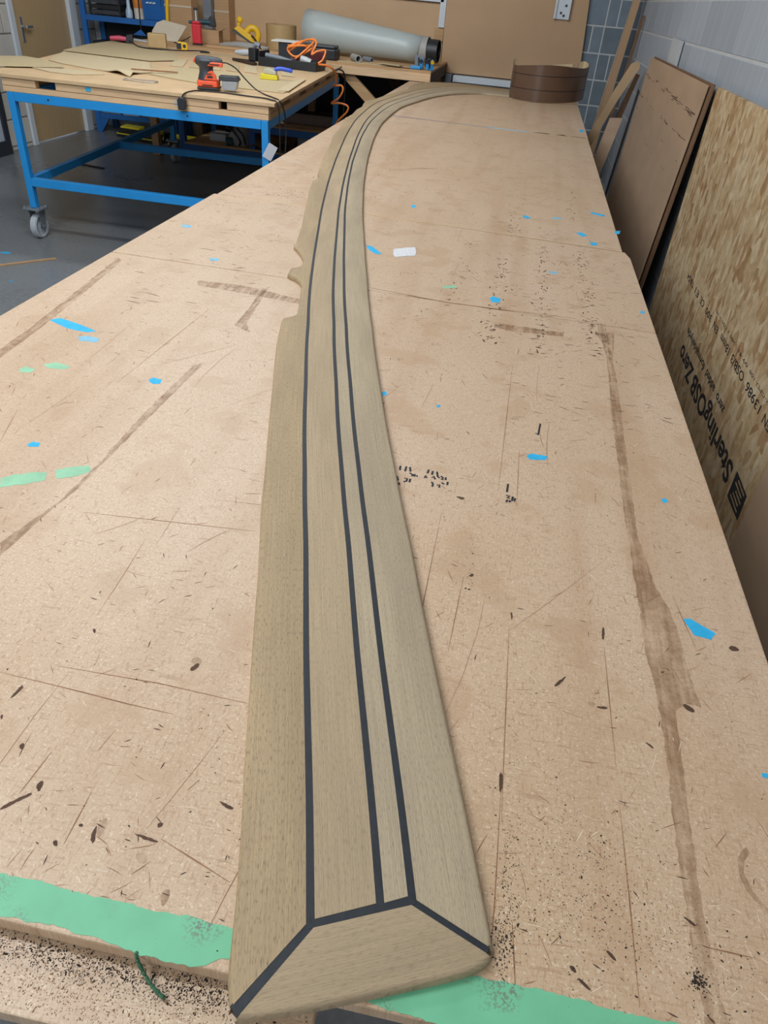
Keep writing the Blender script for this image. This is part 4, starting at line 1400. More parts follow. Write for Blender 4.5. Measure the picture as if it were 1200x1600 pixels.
def flat_sheet(label, pts, lift, th=0.004, material=None, bend=None, name='teak_sheet', group='teak sheets on the blue table'):
    """thin sheet lying on the table; bend(x, y) gives a local lift of the surface"""
    cx = sum(p[0] for p in pts) / len(pts)
    cy = sum(p[1] for p in pts) / len(pts)
    if not bend:
        o = MB().prism([(p[0] - cx, p[1] - cy) for p in pts], 0, th).build(name, material or VENEER)
    else:
        o = MB().prism([(p[0] - cx, p[1] - cy) for p in pts], 0, th).build(name, material or VENEER)
        bm = bmesh.new()
        bm.from_mesh(o.data)
        bmesh.ops.triangulate(bm, faces=bm.faces)
        bmesh.ops.subdivide_edges(bm, edges=bm.edges, cuts=5, use_grid_fill=True)
        for v in bm.verts:
            v.co.z += bend(v.co.x + cx, v.co.y + cy)
        bm.to_mesh(o.data)
        bm.free()
    o.location = (cx, cy, TZ + lift)
    return tag(o, label, 'sheet')


flat_sheet('broad tan teak sheet with a pointed corner at the back of the blue table', [(-3.58, 5.95), (-2.83, 5.86), (-2.72, 6.10), (-2.93, 6.57), (-3.35, 6.9), (-3.80, 7.14), (-3.74, 6.6)], 0.005)
flat_sheet('long pale teak sheet with a curved front edge across the blue table', [(-3.30, 5.28), (-3.14, 5.17), (-2.92, 5.08), (-2.735, 5.02), (-2.62, 4.95), (-2.50, 4.87), (-2.54, 5.0), (-2.52, 5.24), (-2.66, 5.5), (-2.80, 5.80), (-3.55, 5.9)], 0.001, material=VENEER_B,
           bend=lambda x, y: 0.022 * math.exp(-((x + 2.60) ** 2 + (y - 4.98) ** 2) / 0.008))
flat_sheet('drooping tan teak sheet over the front corner of the blue table', [(-3.64, 5.22), (-3.52, 5.34), (-3.36, 5.26), (-3.20, 5.13), (-3.08, 5.06), (-2.98, 4.93), (-3.05, 4.86), (-3.14, 4.78), (-3.26, 4.67), (-3.44, 4.80)], 0.007, bend=lambda x, y: -0.02 * max(0, -3.25 - x))
flat_sheet('thin tapered teak sheet along the front of the blue table', [(-3.12, 4.80), (-2.95, 4.70), (-2.78, 4.69), (-2.66, 4.85), (-2.80, 4.93), (-2.97, 4.91)], 0.001, material=VENEER_B)
flat_sheet('wide flat teak sheet under the orange sander', [(-2.50, 5.12), (-2.30, 5.02), (-2.05, 4.92), (-1.86, 4.90), (-1.50, 4.90), (-1.545, 5.30), (-1.60, 5.60), (-1.90, 5.66), (-2.50, 5.70)], 0.001)
flat_sheet('narrow teak batten beside the yellow sanding block', [(-1.555, 4.95), (-1.49, 4.97), (-1.585, 5.72), (-1.65, 5.70)], 0.0055, material=VENEER_B)
r = random.Random(9)
for k in range(7):
    x0 = -2.62 + 0.135 * k
    y0 = 5.74 + 0.02 * k
    flat_sheet('narrow teak strip among the loose parallel strips on the blue table', [(x0, y0), (x0 + 0.10, y0 - 0.005), (x0 + 0.10 - 0.17, y0 + 0.48), (x0 - 0.17, y0 + 0.49)], 0.001 + 0.0002 * k, material=VENEER if k % 2 else VENEER_B, name='teak_offcut_strip')['group'] = 'loose teak strips on the blue table'
for i, (a, b, lab) in enumerate((((-2.58, 5.06, 0.030), (-2.36, 5.28, 0.016), 'curled dark-edged teak sliver on the blue table'), ((-3.2, 6.42, 0.008), (-3.04, 6.33, 0.008), 'short dark stick on the broad teak sheet'))):
    tag(MB().bar((a[0], a[1], TZ + a[2] - 0.004), (b[0], b[1], TZ + b[2] - 0.004), 0.014, 0.008).build('wood_sliver', SCRATCH_B), lab, 'sliver')
wr = thing('wire_clip', 'small bent wire clip at the front of the blue table', 'clip', (-2.37, 4.72, TZ))
MB().tube(catmull([(-0.09, -0.02, 0.004), (-0.1, 0.05, 0.006), (-0.02, 0.06, 0.004), (0.1, 0.05, 0.006), (0.1, -0.02, 0.004), (0, -0.03, 0.004), (-0.09, -0.02, 0.004)], 6), 0.003, 6).build('wire', STEEL, wr)

# ------------------------------------------------------------------ sander
sd = thing('orbital_sander', 'orange and black palm sander with grey dust box and trailing black cable', 'sander', (-1.905, 4.70, TZ + 0.005), 0.18)
box(-0.062, 0.062, -0.058, 0.058, 0.0, 0.016).build('sanding_pad', BLACK, sd, bevel=0.004)
sk = MB().prism([(-0.062, -0.052), (0.058, -0.055), (0.066, 0), (0.058, 0.055), (-0.062, 0.052), (-0.068, 0)], 0.0165, 0.062).build('skirt', ORANGE, sd, bevel=0.010, seg=3)
box(-0.03, 0.032, -0.0585, -0.0545, 0.028, 0.034).build('vent_slot', BLACK, sk)
m = MB()
m.lathe([(0, 0.0625), (0.052, 0.0625), (0.047, 0.085), (0.041, 0.11), (0.040, 0.135), (0.046, 0.155), (0.055, 0.172), (0.056, 0.188), (0.042, 0.203), (0, 0.208)], (-0.012, 0, 0), 'z', 24)
body = m.build('motor_body', CHAR, sd, smooth=True)
m = MB().extrude([(-0.02, -0.036, 0.066), (0.056, -0.036, 0.064), (0.054, -0.036, 0.098), (0.030, -0.036, 0.130), (0.006, -0.036, 0.118), (-0.008, -0.036, 0.09)], (0, -0.016, 0))
ins = m.build('side_panel', ORANGE, body, bevel=0.004)
box(0.002, 0.034, -0.0545, -0.0525, 0.080, 0.094).build('rating_badge', BLACK, ins)
box(0.0, 0.030, -0.0545, -0.0525, 0.103, 0.109).build('vent_slot', BLACK, ins)
hd = MB().lathe([(0, -0.07), (0.022, -0.068), (0.033, -0.055), (0.036, -0.02), (0.034, 0.03), (0.028, 0.07), (0.018, 0.088), (0, 0.09)], (-0.004, 0, 0.182), 'x', 18)
hd.build('handle_head', CHAR, sd, smooth=True)
MB().lathe([(0, -0.082), (0.012, -0.080), (0.02, -0.070), (0.022, -0.063), (0, -0.06)], (-0.004, 0, 0.182), 'x', 14).build('nose_cap', ORANGE, sd, smooth=True)
tg = box(0.0, 0.095, -0.045, -0.028, 0.155, 0.182).build('grip_inlay', ORANGE, sd, bevel=0.005)
box(0.02, 0.075, -0.0475, -0.0455, 0.165, 0.171).build('switch', BLACK, tg)
db = MB().extrude([(0.066, -0.038, 0.055), (0.066, -0.038, 0.098), (0.175, -0.038, 0.100), (0.185, -0.038, 0.078), (0.185, -0.038, 0.070), (0.075, -0.038, 0.066)], (0, 0.076, 0)).build('dust_box_lid', CHAR, sd, bevel=0.005)
MB().extrude([(0.085, -0.034, 0.006), (0.082, -0.034, 0.066), (0.178, -0.034, 0.069), (0.168, -0.034, 0.012), (0.155, -0.034, 0.0)], (0, 0.068, 0)).build('dust_box', mat('smoky_plastic', srgb(150, 154, 158), 0.3, 0.06, 10), db, bevel=0.006)


def cable_part(owner, name, pts, rad, material, n=8):
    inv = owner.matrix_basis.inverted()
    return MB().tube([inv @ p for p in catmull([Vector(q) for q in pts], n)], rad, 8).build(name, material, owner, smooth=True)


def cable(name, label, pts, rad, material, n=8, cat='cable'):
    c = [Vector(p) for p in pts]
    o0 = c[0].copy()
    o = MB().tube([p - o0 for p in catmull(c, n)], rad, 8).build(name, material, smooth=True)
    o.location = o0
    return tag(o, label, cat)


sd.scale = (1.0, 1.0, 0.78)
cable_part(sd, 'power_cable', [(-1.822, 4.714, 1.098), (-1.79, 4.722, 1.096), (-1.745, 4.745, 1.07), (-1.70, 4.77, 1.02), (-1.64, 4.77, 0.975), (-1.57, 4.73, 0.957), (-1.475, 4.62, 0.957), (-1.43, 4.58, 0.95), (-1.408, 4.60, 0.90), (-1.402, 4.62, 0.80), (-1.40, 4.60, 0.70), (-1.40, 4.55, 0.45), (-1.38, 4.6, 0.1), (-1.36, 4.75, 0.006), (-1.36, 4.95, 0.006)], 0.0045, RUBBER)
pg = thing('mains_plug', 'black three-pin plug hanging over the table front edge with its long cable', 'plug', (-1.965, 4.422, 0.868), 0.2)
MB().extrude([(-0.022, -0.018, 0.0), (0.020, -0.018, 0.004), (0.026, -0.018, 0.05), (0.010, -0.018, 0.066), (-0.012, -0.018, 0.066), (-0.026, -0.018, 0.05)], (0, 0.032, 0)).build('plug_body', BLACK, pg, bevel=0.005)
for z in (0.018, 0.042):
    box(-0.043, -0.024, -0.004, 0.002, z, z + 0.007).build('pin', STEEL, pg)
box(-0.045, -0.024, -0.004, 0.002, 0.03, 0.036).build('pin', STEEL, pg)

cable_part(pg, 'power_cable', [(-1.965, 4.425, 0.93), (-1.95, 4.43, 0.952), (-1.93, 4.50, 0.960), (-1.90, 4.58, 0.957), (-1.78, 4.60, 0.957), (-1.62, 4.57, 0.957), (-1.52, 4.56, 0.957), (-1.46, 4.52, 0.957), (-1.418, 4.50, 0.945), (-1.405, 4.50, 0.85), (-1.41, 4.5, 0.6), (-1.44, 4.45, 0.3), (-1.48, 4.5, 0.006), (-1.6, 4.7, 0.006)], 0.0042, RUBBER)

# ------------------------------------------------------------------ sanding block, tape measure, block of sponge, red bottle
sb = thing('sanding_block', 'yellow sanding sponge block with a blue handle on the teak sheet', 'sanding block', (-1.79, 5.52, TZ + 0.006), 0.15)
MB().extrude([(-0.065, -0.04, 0), (0.06, -0.04, 0), (0.055, -0.04, 0.028), (-0.055, -0.04, 0.034)], (0, 0.08, 0)).build('sponge', YELLOW_B, sb, bevel=0.004)
MB().extrude([(-0.045, -0.036, 0.035), (0.05, -0.036, 0.03), (0.045, -0.036, 0.05), (-0.005, -0.036, 0.066), (-0.03, -0.036, 0.06)], (0, 0.072, 0)).build('backing_plate', mat('silver_plate', srgb(190, 186, 164), 0.35, 0.06, 20), sb, bevel=0.004)
MB().tube(catmull([(0.03, 0.01, 0.058), (0.07, 0.015, 0.066), (0.12, 0.02, 0.062), (0.155, 0.025, 0.056)], 5), [0.010] * 2 + [0.013] * 12 + [0.012, 0.009], 10).build('handle', mat('royal_blue', srgb(58, 88, 200), 0.4, 0.05, 12), sb, smooth=True)

tm = thing('tape_measure', 'small yellow and black tape measure beside the red bottle', 'tape measure', (-3.10, 7.08, TZ), 0.25)
MB().extrude([(-0.045, -0.018, 0), (0.045, -0.018, 0), (0.05, -0.018, 0.03), (0.04, -0.018, 0.055), (-0.03, -0.018, 0.062), (-0.048, -0.018, 0.045)], (0, 0.036, 0)).build('case', YELLOW, tm, bevel=0.005)
box(-0.046, -0.005, -0.0225, -0.0185, 0.006, 0.05).build('grip', BLACK, tm, bevel=0.001)
MB().lathe([(0, -0.0225), (0.014, -0.0225), (0.014, -0.0185), (0, -0.0185)], (0.022, 0, 0.03), 'y', 12).build('dial', BLACK, tm)
sp = tag(box(-0.075, 0.075, -0.06, 0.06, 0.0, 0.105).build('foam_block', KRAFT, bevel=0.006), 'tan foam block standing next to the tape measure', 'block')
sp.location = (-3.26, 6.93, TZ + 0.0095)
sp.rotation_euler = (0, 0, 0.35)
gun = thing('pink_tool', 'pink and black hand tool lying at the back edge of the table', 'tool', (-3.66, 7.02, TZ + 0.0095), 0.4)
MB().tube([(-0.08, 0, 0.03), (0.0, 0, 0.035), (0.06, 0, 0.03)], [0.016, 0.02, 0.016], 10).build('handle', mat('pink_plastic', srgb(196, 70, 96), 0.5, 0.08, 15), gun, smooth=True)
MB().extrude([(0.05, -0.02, 0.0), (0.12, -0.02, 0.0), (0.11, -0.02, 0.07), (0.06, -0.02, 0.06)], (0, 0.04, 0)).build('body', BLACK, gun, bevel=0.004)
MB().tube([(0.12, 0, 0.03), (0.24, 0.0, 0.02)], 0.012, 8).build('nozzle', STEEL, gun, smooth=True)
cable_part(gun, 'power_cable', [(-3.60, 7.06, 0.985), (-3.45, 6.9, 0.966), (-3.36, 6.78, 0.966), (-3.22, 6.72, 0.966), (-3.02, 6.80, 0.966), (-2.92, 6.95, 0.966), (-2.84, 6.97, 0.966), (-2.78, 6.90, 0.966), (-2.84, 6.85, 0.966)], 0.005, RUBBER)

# ------------------------------------------------------------------ rear bench with its clutter
RZ = 0.966
rb = thing('rear_bench', 'timber edged bench along the end wall with a diagonal brace', 'bench', (-2.4, 8.0, 0))


def rl(m):
    m.v = [(x + 2.4, y - 8.0, z) for x, y, z in m.v]
    return m


rl(box(-3.70, -0.885, 7.30, 8.63, 0.948, RZ)).build('bench_top', PINE_D, rb, bevel=0.002)
rl(box(-3.70, -0.885, 7.285, 7.33, 0.882, 0.9475)).build('front_rail', PINE, rb, bevel=0.002)
rl(box(-0.93, -0.885, 7.335, 8.62, 0.86, 0.9475)).build('side_rail', DARK_EDGE, rb, bevel=0.002)
rl(MB().bar((-1.72, 7.36, 0.93), (-1.10, 7.36, 0.42), 0.045, 0.085, (0, 0.0, 1))).build('diagonal_brace', PINE_D, rb, bevel=0.002)
rl(MB().bar((-1.42, 7.9, 0.92), (-1.0, 7.9, 0.5), 0.045, 0.085, (0, 0, 1))).build('diagonal_brace', DARK_EDGE, rb, bevel=0.002)
for x, y in ((-3.6, 7.42), (-0.96, 7.42), (-3.6, 8.55), (-0.96, 8.55), (-2.3, 8.55)):
    rl(box(x - 0.035, x + 0.035, y - 0.035, y + 0.035, 0, 0.8815 if y < 8 else 0.9475)).build('leg', PINE_D, rb, bevel=0.002)
tag(box(-3.55, -1.0, 8.60, 8.63, 0.05, 0.93).build('shade_panel', DARKWOOD_SHADE), 'added dark board standing in for shadow and dark cupboards under the rear bench', 'board')  # added sheet, its dark colour stands for shadow and dark cupboards

# rolled grey vinyl
vr = thing('vinyl_roll', 'loose roll of pale grey vinyl sheet lying on the rear bench', 'roll', (-1.62, 8.0, RZ + 0.012), math.radians(-7))
m = MB()
N1, N2 = 34, 9
La, Lb = -0.60, 0.55
for j in range(N2):
    u = j / (N2 - 1)
    x = La + (Lb - La) * u
    r0 = 0.178 - 0.066 * u
    for k in range(N1):
        a = -2.2 + 2 * math.pi * 1.06 * k / (N1 - 1)
        rr = r0 * (1 + 0.06 * k / N1) * (1.0 if j else 0.97)
        hh = 0.92 if u > 0.3 else 0.92 + 0.05 * (0.3 - u)
        m.v.append((x + (0.02 * math.sin(a) if j == N2 - 1 else 0), rr * math.cos(a), r0 * 0.97 + rr * hh * math.sin(a)))
for j in range(N2 - 1):
    for k in range(N1 - 1):
        m.f.append((j * N1 + k, j * N1 + k + 1, (j + 1) * N1 + k + 1, (j + 1) * N1 + k))
o = m.build('outer_turn', VINYL, vr, smooth=True)
md = o.modifiers.new('thick', 'SOLIDIFY')
md.thickness = 0.006
md.offset = -1
MB().lathe([(0.100, 0.50), (0.106, 0.50), (0.104, 0.62), (0.098, 0.62), (0.100, 0.50)], (0, 0, 0.112), 'x', 28).build('inner_lip', VINYL_IN, vr, smooth=True)
MB().lathe([(0.072, 0.42), (0.096, 0.42), (0.094, 0.72), (0.086, 0.72), (0.072, 0.42)], (0, 0, 0.106), 'x', 28).build('black_liner', BLACK, vr, smooth=True)
MB().lathe([(0.0, 0.35), (0.094, 0.35), (0.094, 0.352), (0.0, 0.352)], (0, 0, 0.106), 'x', 28).build('inner_core', BLACK, vr)

# clamps at the end of the rear bench
def clamp(x, y, rz, lab, col2):
    t = thing('spring_clamp', lab, 'clamp', (x, y, RZ + 0.0015), rz)
    MB().extrude([(-0.012, -0.012, 0), (0.016, -0.012, 0), (0.022, -0.012, 0.07), (0.004, -0.012, 0.085), (-0.014, -0.012, 0.06)], (0, 0.024, 0)).build('jaw', SKY, t, bevel=0.003)
    MB().extrude([(-0.02, -0.014, 0.02), (-0.013, -0.014, 0.02), (-0.015, -0.014, 0.09), (-0.03, -0.014, 0.085)], (0, 0.028, 0)).build('handle', BLACK, t, bevel=0.002)
    MB().lathe([(0, -0.02), (0.016, -0.02), (0.016, -0.013), (0, -0.013)], (0.0, 0, 0.062), 'y', 12).build('pivot', col2, t)
    return t


clamp(-0.995, 7.40, 0.2, 'blue and black clamp nearest the vinyl roll end', BLACK)
clamp(-0.935, 7.42, -0.3, 'blue clamp with a black pivot between two other clamps', BLACK)
clamp(-0.895, 7.37, 0.5, 'blue clamp with a yellow knob at the bench corner', YELLOW)
t = tag(box(-0.05, 0.05, -0.02, 0.02, 0, 0.028).build('blue_tool', SKY, bevel=0.008), 'flat sky blue tool below the vinyl roll opening', 'tool')
t.location = (-1.035, 7.355, RZ + 0.0005)
t = tag(box(-0.04, 0.04, -0.004, 0.004, 0, 0.1).build('scraper_blade', GREY, bevel=0.002), 'grey scraper blade standing in front of the vinyl roll opening', 'scraper')
t.location = (-1.02, 7.47, RZ + 0.001)

# strips and pipe on the rear bench
r = random.Random(12)
for k, (x0, y0, x1, y1, w, z) in enumerate(((-1.74, 7.36, -1.30, 7.42, 0.09, 0.0), (-1.46, 7.47, -1.05, 7.36, 0.06, 0.007), (-1.36, 7.40, -1.16, 7.335, 0.07, 0.014), (-1.7, 7.52, -1.2, 7.55, 0.06, 0.0))):
    d = Vector((x1 - x0, y1 - y0, 0))
    o = MB().bar((-d.x / 2, -d.y / 2, 0.003), (d.x / 2, d.y / 2, 0.003), w, 0.006).build('wood_offcut', PINE_D if k % 2 else VENEER)
    o.location = ((x0 + x1) / 2, (y0 + y1) / 2, RZ + 0.0005 + z)
    tag(o, ('wide thin teak offcut at the tray end of the rear bench', 'long thin pine offcut pointing at the clamps', 'short teak offcut on top of the other thin offcuts', 'thin pine offcut against the underside of the vinyl roll')[k], 'offcut')
t = thing('grey_pipe', 'short grey pipe end lying before the vinyl roll', 'pipe', (-1.64, 7.52, RZ + 0.032), math.radians(-60))
MB().lathe([(0.022, 0.0), (0.03, 0.0), (0.03, 0.16), (0.022, 0.16), (0.022, 0.0)], (0, 0, 0), 'x', 16).build('pipe_wall', VINYL_IN, t, smooth=True)
MB().lathe([(0, 0.08), (0.0215, 0.08), (0.0215, 0.082), (0, 0.082)], (0, 0, 0), 'x', 16).build('pipe_plug', BLACK, t)
t = thing('grey_pipe', 'second dark pipe stub lying beside the grey one', 'pipe', (-1.55, 7.58, RZ + 0.024), math.radians(-40))
MB().lathe([(0.014, 0.0), (0.022, 0.0), (0.022, 0.12), (0.014, 0.12), (0.014, 0.0)], (0, 0, 0), 'x', 14).build('pipe_wall', GREY, t, smooth=True)
t = thing('black_case', 'low black tool case on the rear bench left of the vinyl roll', 'case', (-1.93, 7.46, RZ))
box(-0.16, 0.16, -0.09, 0.09, 0, 0.085).build('case_body', BLACK, t, bevel=0.012)
box(-0.15, 0.15, -0.085, 0.085, 0.0855, 0.11).build('case_lid', CHAR, t, bevel=0.012)

# black tray with tools and orange hose
tray = thing('tool_tray', 'long black tray full of tools on the blue table corner', 'tray', (-1.92, 6.50, TZ), -0.1)
m = MB().box(-0.245, 0.245, -0.11, 0.11, 0, 0.006).box(-0.245, 0.245, -0.11, -0.102, 0.0065, 0.062).box(-0.245, 0.245, 0.102, 0.11, 0.0065, 0.062).box(-0.245, -0.237, -0.1015, 0.1015, 0.0065, 0.10).box(0.237, 0.245, -0.1015, 0.1015, 0.0065, 0.062)
m.build('tray_body', BLACK, tray, bevel=0.002)
TO = Vector((-1.92, 6.50, TZ))


def tool(name, label, a, b, rad, mt, cat='tool'):
    o = MB().tube(catmull([Vector(a), (Vector(a) + Vector(b)) / 2 + Vector((0, 0, 0.004)), Vector(b)], 3), rad, 10).build(name, mt, smooth=True)
    o.location = TO
    return tag(o, label, cat)


tool('chisel', 'grey steel tool lying across the black tray', (-0.20, -0.05, 0.075), (0.02, -0.07, 0.045), 0.018, GREY)
tool('screwdriver', 'dark red handled tool in the black tray', (0.0, -0.02, 0.06), (0.14, -0.04, 0.05), 0.02, mat('maroon', srgb(70, 44, 50), 0.5, 0.1, 10))
tool('torch', 'clear and grey torch end in the tray beside the orange hose', (0.10, -0.08, 0.075), (0.18, -0.085, 0.055), 0.026, mat('cloudy_plastic', srgb(176, 180, 180), 0.3, 0.1, 20))
tool('file', 'black file lying at the back of the tray', (-0.16, 0.05, 0.05), (0.2, 0.06, 0.04), 0.014, BLACK)
pln = thing('hand_plane', 'grey and black hand plane at the left end of the tray', 'plane', (-2.24, 6.47, TZ + 0.0225), -0.35)
box(-0.02, 0.05, -0.03, 0.03, 0, 0.09).build('plane_body', BLACK, pln, bevel=0.008)
MB().tube([(-0.17, 0, 0.045), (-0.08, 0, 0.05), (0.0, 0, 0.055)], [0.014, 0.024, 0.022], 12).build('plane_handle', NYLON, pln, smooth=True)
MB().tube([(0.02, 0.0, 0.095), (0.04, 0.0, 0.12), (0.07, 0.01, 0.11)], 0.018, 10).build('plane_knob', GREY, pln, smooth=True)
tag(MB().extrude([(-2.46, 6.60, TZ + 0.001), (-2.20, 6.36, TZ + 0.001), (-2.18, 6.40, TZ + 0.001), (-2.30, 6.58, TZ + 0.001)], (0, 0, 0.02)).build('dark_board_offcut', DARK_EDGE), 'thin dark offcut lying left of the black tray', 'offcut')
bxx = thing('black_box', 'black box with a white card lid behind the tool tray', 'box', (-2.02, 6.86, TZ), 0.1)
box(-0.10, 0.11, -0.1, 0.08, 0, 0.155).build('box_body', BLACK, bxx, bevel=0.003)
box(-0.155, 0.10, -0.12, 0.09, 0.156, 0.164).build('card_lid', mat('white_card', srgb(214, 212, 206), 0.7, 0.04, 8), bxx)
tg_ = tag(box(-0.06, 0.06, -0.05, 0.05, 0, 0.11).build('maroon_tin', mat('maroon_tin', srgb(86, 30, 34), 0.45, 0.1, 10), bevel=0.004), 'small maroon tin standing among the orange hose coils', 'tin')
tg_.location = (-1.80, 6.86, TZ + 0.0005)
pts = []
r = random.Random(21)
base = Vector((-1.86, 6.50, 1.035))
loop = [(-0.10, 0.02, 0.065), (0.06, 0.10, 0.075), (0.10, 0.0, 0.06), (-0.02, -0.04, 0.0), (-0.10, 0.02, 0.05), (0.0, 0.08, 0.10), (0.12, 0.04, 0.12), (0.04, -0.05, 0.03), (-0.01, -0.06, -0.01), (0.06, 0.0, 0.05), (0.05, -0.04, 0.08), (-0.07, -0.02, 0.06), (-0.09, 0.04, 0.03), (0.03, 0.07, 0.11), (0.14, 0.0, 0.11), (0.12, -0.06, 0.03), (0.16, -0.05, 0.05), (0.22, -0.02, 0.06), (0.21, -0.06, 0.0), (0.18, -0.08, -0.03), (0.24, -0.05, -0.035), (0.27, -0.03, -0.05)]
pts = [base + Vector(p) for p in loop]
pts += [Vector(p) for p in ((-1.575, 6.50, 0.97), (-1.565, 6.55, 0.93), (-1.575, 6.60, 0.87), (-1.60, 6.63, 0.845), (-1.545, 6.66, 0.850), (-1.528, 6.66, 0.82), (-1.56, 6.66, 0.76), (-1.625, 6.66, 0.715), (-1.55, 6.66, 0.722), (-1.482, 6.66, 0.705), (-1.49, 6.66, 0.66), (-1.56, 6.66, 0.59), (-1.6, 6.66, 0.5), (-1.5, 6.66, 0.45), (-1.46, 6.66, 0.38), (-1.55, 6.6, 0.28), (-1.6, 6.6, 0.012), (-1.4, 6.6, 0.012))]
cable('air_hose', 'orange coiled air hose heaped on the tray and hanging off the table corner', pts, 0.0075, HOSE, 7, 'hose')
cable('black_lead', 'black lead hanging down the blue leg by the orange hose', [(-1.60, 6.62, 0.955), (-1.56, 6.64, 0.965), (-1.53, 6.70, 0.93), (-1.53, 6.74, 0.8), (-1.54, 6.76, 0.6), (-1.53, 6.78, 0.4), (-1.53, 6.8, 0.006), (-1.4, 6.9, 0.006)], 0.006, RUBBER)

# red bottle pump
bt = thing('red_bottle', 'red plastic bottle with a steel nozzle standing on the bench', 'bottle', (-3.14, 7.53, RZ), 0.1)
box(-0.042, 0.042, -0.035, 0.035, 0, 0.012).build('base', BLACK, bt, bevel=0.004)
box(-0.040, 0.040, -0.034, 0.034, 0.0125, 0.165).build('body', RED, bt, bevel=0.010, seg=3)
box(-0.034, 0.034, -0.030, 0.030, 0.1655, 0.188).build('shoulder', RED, bt, bevel=0.010, seg=3)
MB().lathe([(0, 0.1885), (0.014, 0.1885), (0.012, 0.235), (0.012, 0.27), (0, 0.27)], (0, 0, 0), 'z', 14).build('nozzle', STEEL, bt, smooth=True)
box(-0.017, 0.017, -0.013, 0.013, 0.2705, 0.29).build('nozzle_cap', BLACK, bt, bevel=0.003)
cable('bottle_lead', 'black lead drooping beside the red bottle', [(-3.36, 7.50, RZ + 0.006), (-3.30, 7.45, RZ + 0.008), (-3.23, 7.46, RZ + 0.04), (-3.19, 7.49, RZ + 0.065)], 0.0045, RUBBER)

# cardboard behind the red bottle
cf = thing('cardboard_flap', 'pale grey cardboard sheet propped up behind the red bottle', 'cardboard', (-3.50, 7.72, RZ), 0.0)
MB().extrude([(-0.17, -0.06, 0), (0.10, -0.06, 0), (0.19, -0.02, 0.13), (-0.06, 0.02, 0.16), (-0.12, 0.0, 0.135), (-0.16, -0.03, 0.07)], (0, 0.006, 0)).build('flap', CARD_G, cf)
cb = thing('cardboard_box', 'small open brown cardboard box beside the red bottle', 'box', (-3.15, 7.86, RZ), 0.15)
m = MB().box(-0.11, 0.11, -0.09, -0.085, 0, 0.115).box(-0.11, 0.11, 0.085, 0.09, 0, 0.115).box(-0.11, -0.105, -0.0845, 0.0845, 0, 0.115).box(0.105, 0.11, -0.0845, 0.0845, 0, 0.115).box(-0.11, 0.11, -0.09, 0.09, -0.0005, 0.004)
m.build('box_body', CARD, cb)
MB().extrude([(-0.11, -0.093, 0.112), (-0.11, -0.093, 0.0), (-0.17, -0.13, 0.0), (-0.16, -0.125, 0.08)], (0, -0.004, 0)).build('box_flap', CARD, cb)
MB().extrude([(0.112, -0.09, 0.112), (0.112, 0.08, 0.112), (0.15, 0.08, 0.135), (0.15, -0.09, 0.13)], (0.003, 0, 0)).build('box_flap', CARD_G, cb)
dr = thing('cordless_drill', 'dark teal cordless tool lying on the brown cardboard box', 'drill', (-3.19, 7.88, RZ + 0.1385), 0.2)
MB().tube([(-0.16, -0.02, 0.02), (-0.02, 0, 0.03), (0.05, 0, 0.03)], [0.012, 0.022, 0.026], 12).build('body', TEAL, dr, smooth=True)
MB().extrude([(0.03, -0.022, 0.0), (0.10, -0.022, 0.0), (0.09, -0.022, 0.07), (0.06, -0.022, 0.09), (0.035, -0.022, 0.07)], (0, 0.044, 0)).build('grip', BLACK, dr, bevel=0.006)
for k, (x0, x1, z1, y, lab, mt) in enumerate(((-3.70, -3.42, 0.50, 8.16, 'tall creased brown cardboard box on the rear bench next to the blue shelving', CARD), (-3.405, -3.32, 0.36, 8.42, 'grey electrical box standing at the end wall behind the red bottle', GREY), (-3.315, -3.16, 0.46, 8.5, 'brown cardboard box tucked against the tan wall board', CARD))):
    t = thing('storage_box', lab, 'box', ((x0 + x1) / 2, y, RZ))
    h = (x1 - x0) / 2
    z0 = 0.0
    box(-h, h, -0.06, 0.10, z0, z1).build('box_body', mt, t, bevel=0.004)
    box(-h - 0.002, h + 0.002, -0.064, -0.0605, z1 * 0.52, z1 * 0.55).build('box_seam', CARD_G if mt is CARD else STEEL, t)
MB_ = MB().tube([(-3.66, 8.02, RZ + 0.006), (-3.63, 8.075, RZ + 0.6)], 0.015, 8).build('yellow_pole', YELLOW, smooth=True)
tag(MB_, 'yellow pole standing in front of the tall cardboard box', 'pole')

# yellow electric tool
yt = thing('yellow_planer', 'yellow electric planer tipped up on grey strips on the rear bench', 'planer', (-2.80, 7.96, RZ + 0.05), 0.3)
yt.rotation_euler = (0, math.radians(18), 0.25)
MB().extrude([(-0.15, -0.045, 0.045), (0.02, -0.045, 0.0), (0.10, -0.045, 0.005), (0.075, -0.045, 0.05), (-0.02, -0.045, 0.062), (-0.11, -0.045, 0.088)], (0, 0.09, 0)).build('body', YELLOW, yt, bevel=0.008)
hp = catmull([(0.085, 0, 0.02), (0.085, 0, 0.075), (0.05, 0, 0.115), (0.0, 0, 0.11), (-0.03, 0, 0.06)], 5)
MB().tube(hp, 0.028, 10).build('handle', YELLOW, yt, smooth=True)
MB().lathe([(0, 0.08), (0.016, 0.085), (0.016, 0.11), (0.028, 0.118), (0.03, 0.14), (0.02, 0.155), (0, 0.157)], (-0.115, 0, 0), 'z', 14).build('front_knob', YELLOW, yt, smooth=True)
MB().extrude([(-0.16, -0.047, 0.02), (0.11, -0.047, -0.018), (0.11, -0.047, -0.008), (-0.15, -0.047, 0.042)], (0, 0.094, 0)).build('sole_plate', CHAR, yt)
cable_part(yt, 'power_cable', [(-2.79, 7.97, 1.06), (-2.72, 7.9, 1.05), (-2.60, 7.7, 1.0), (-2.5, 7.5, 0.976), (-2.4, 7.4, 0.974)], 0.009, RUBBER)
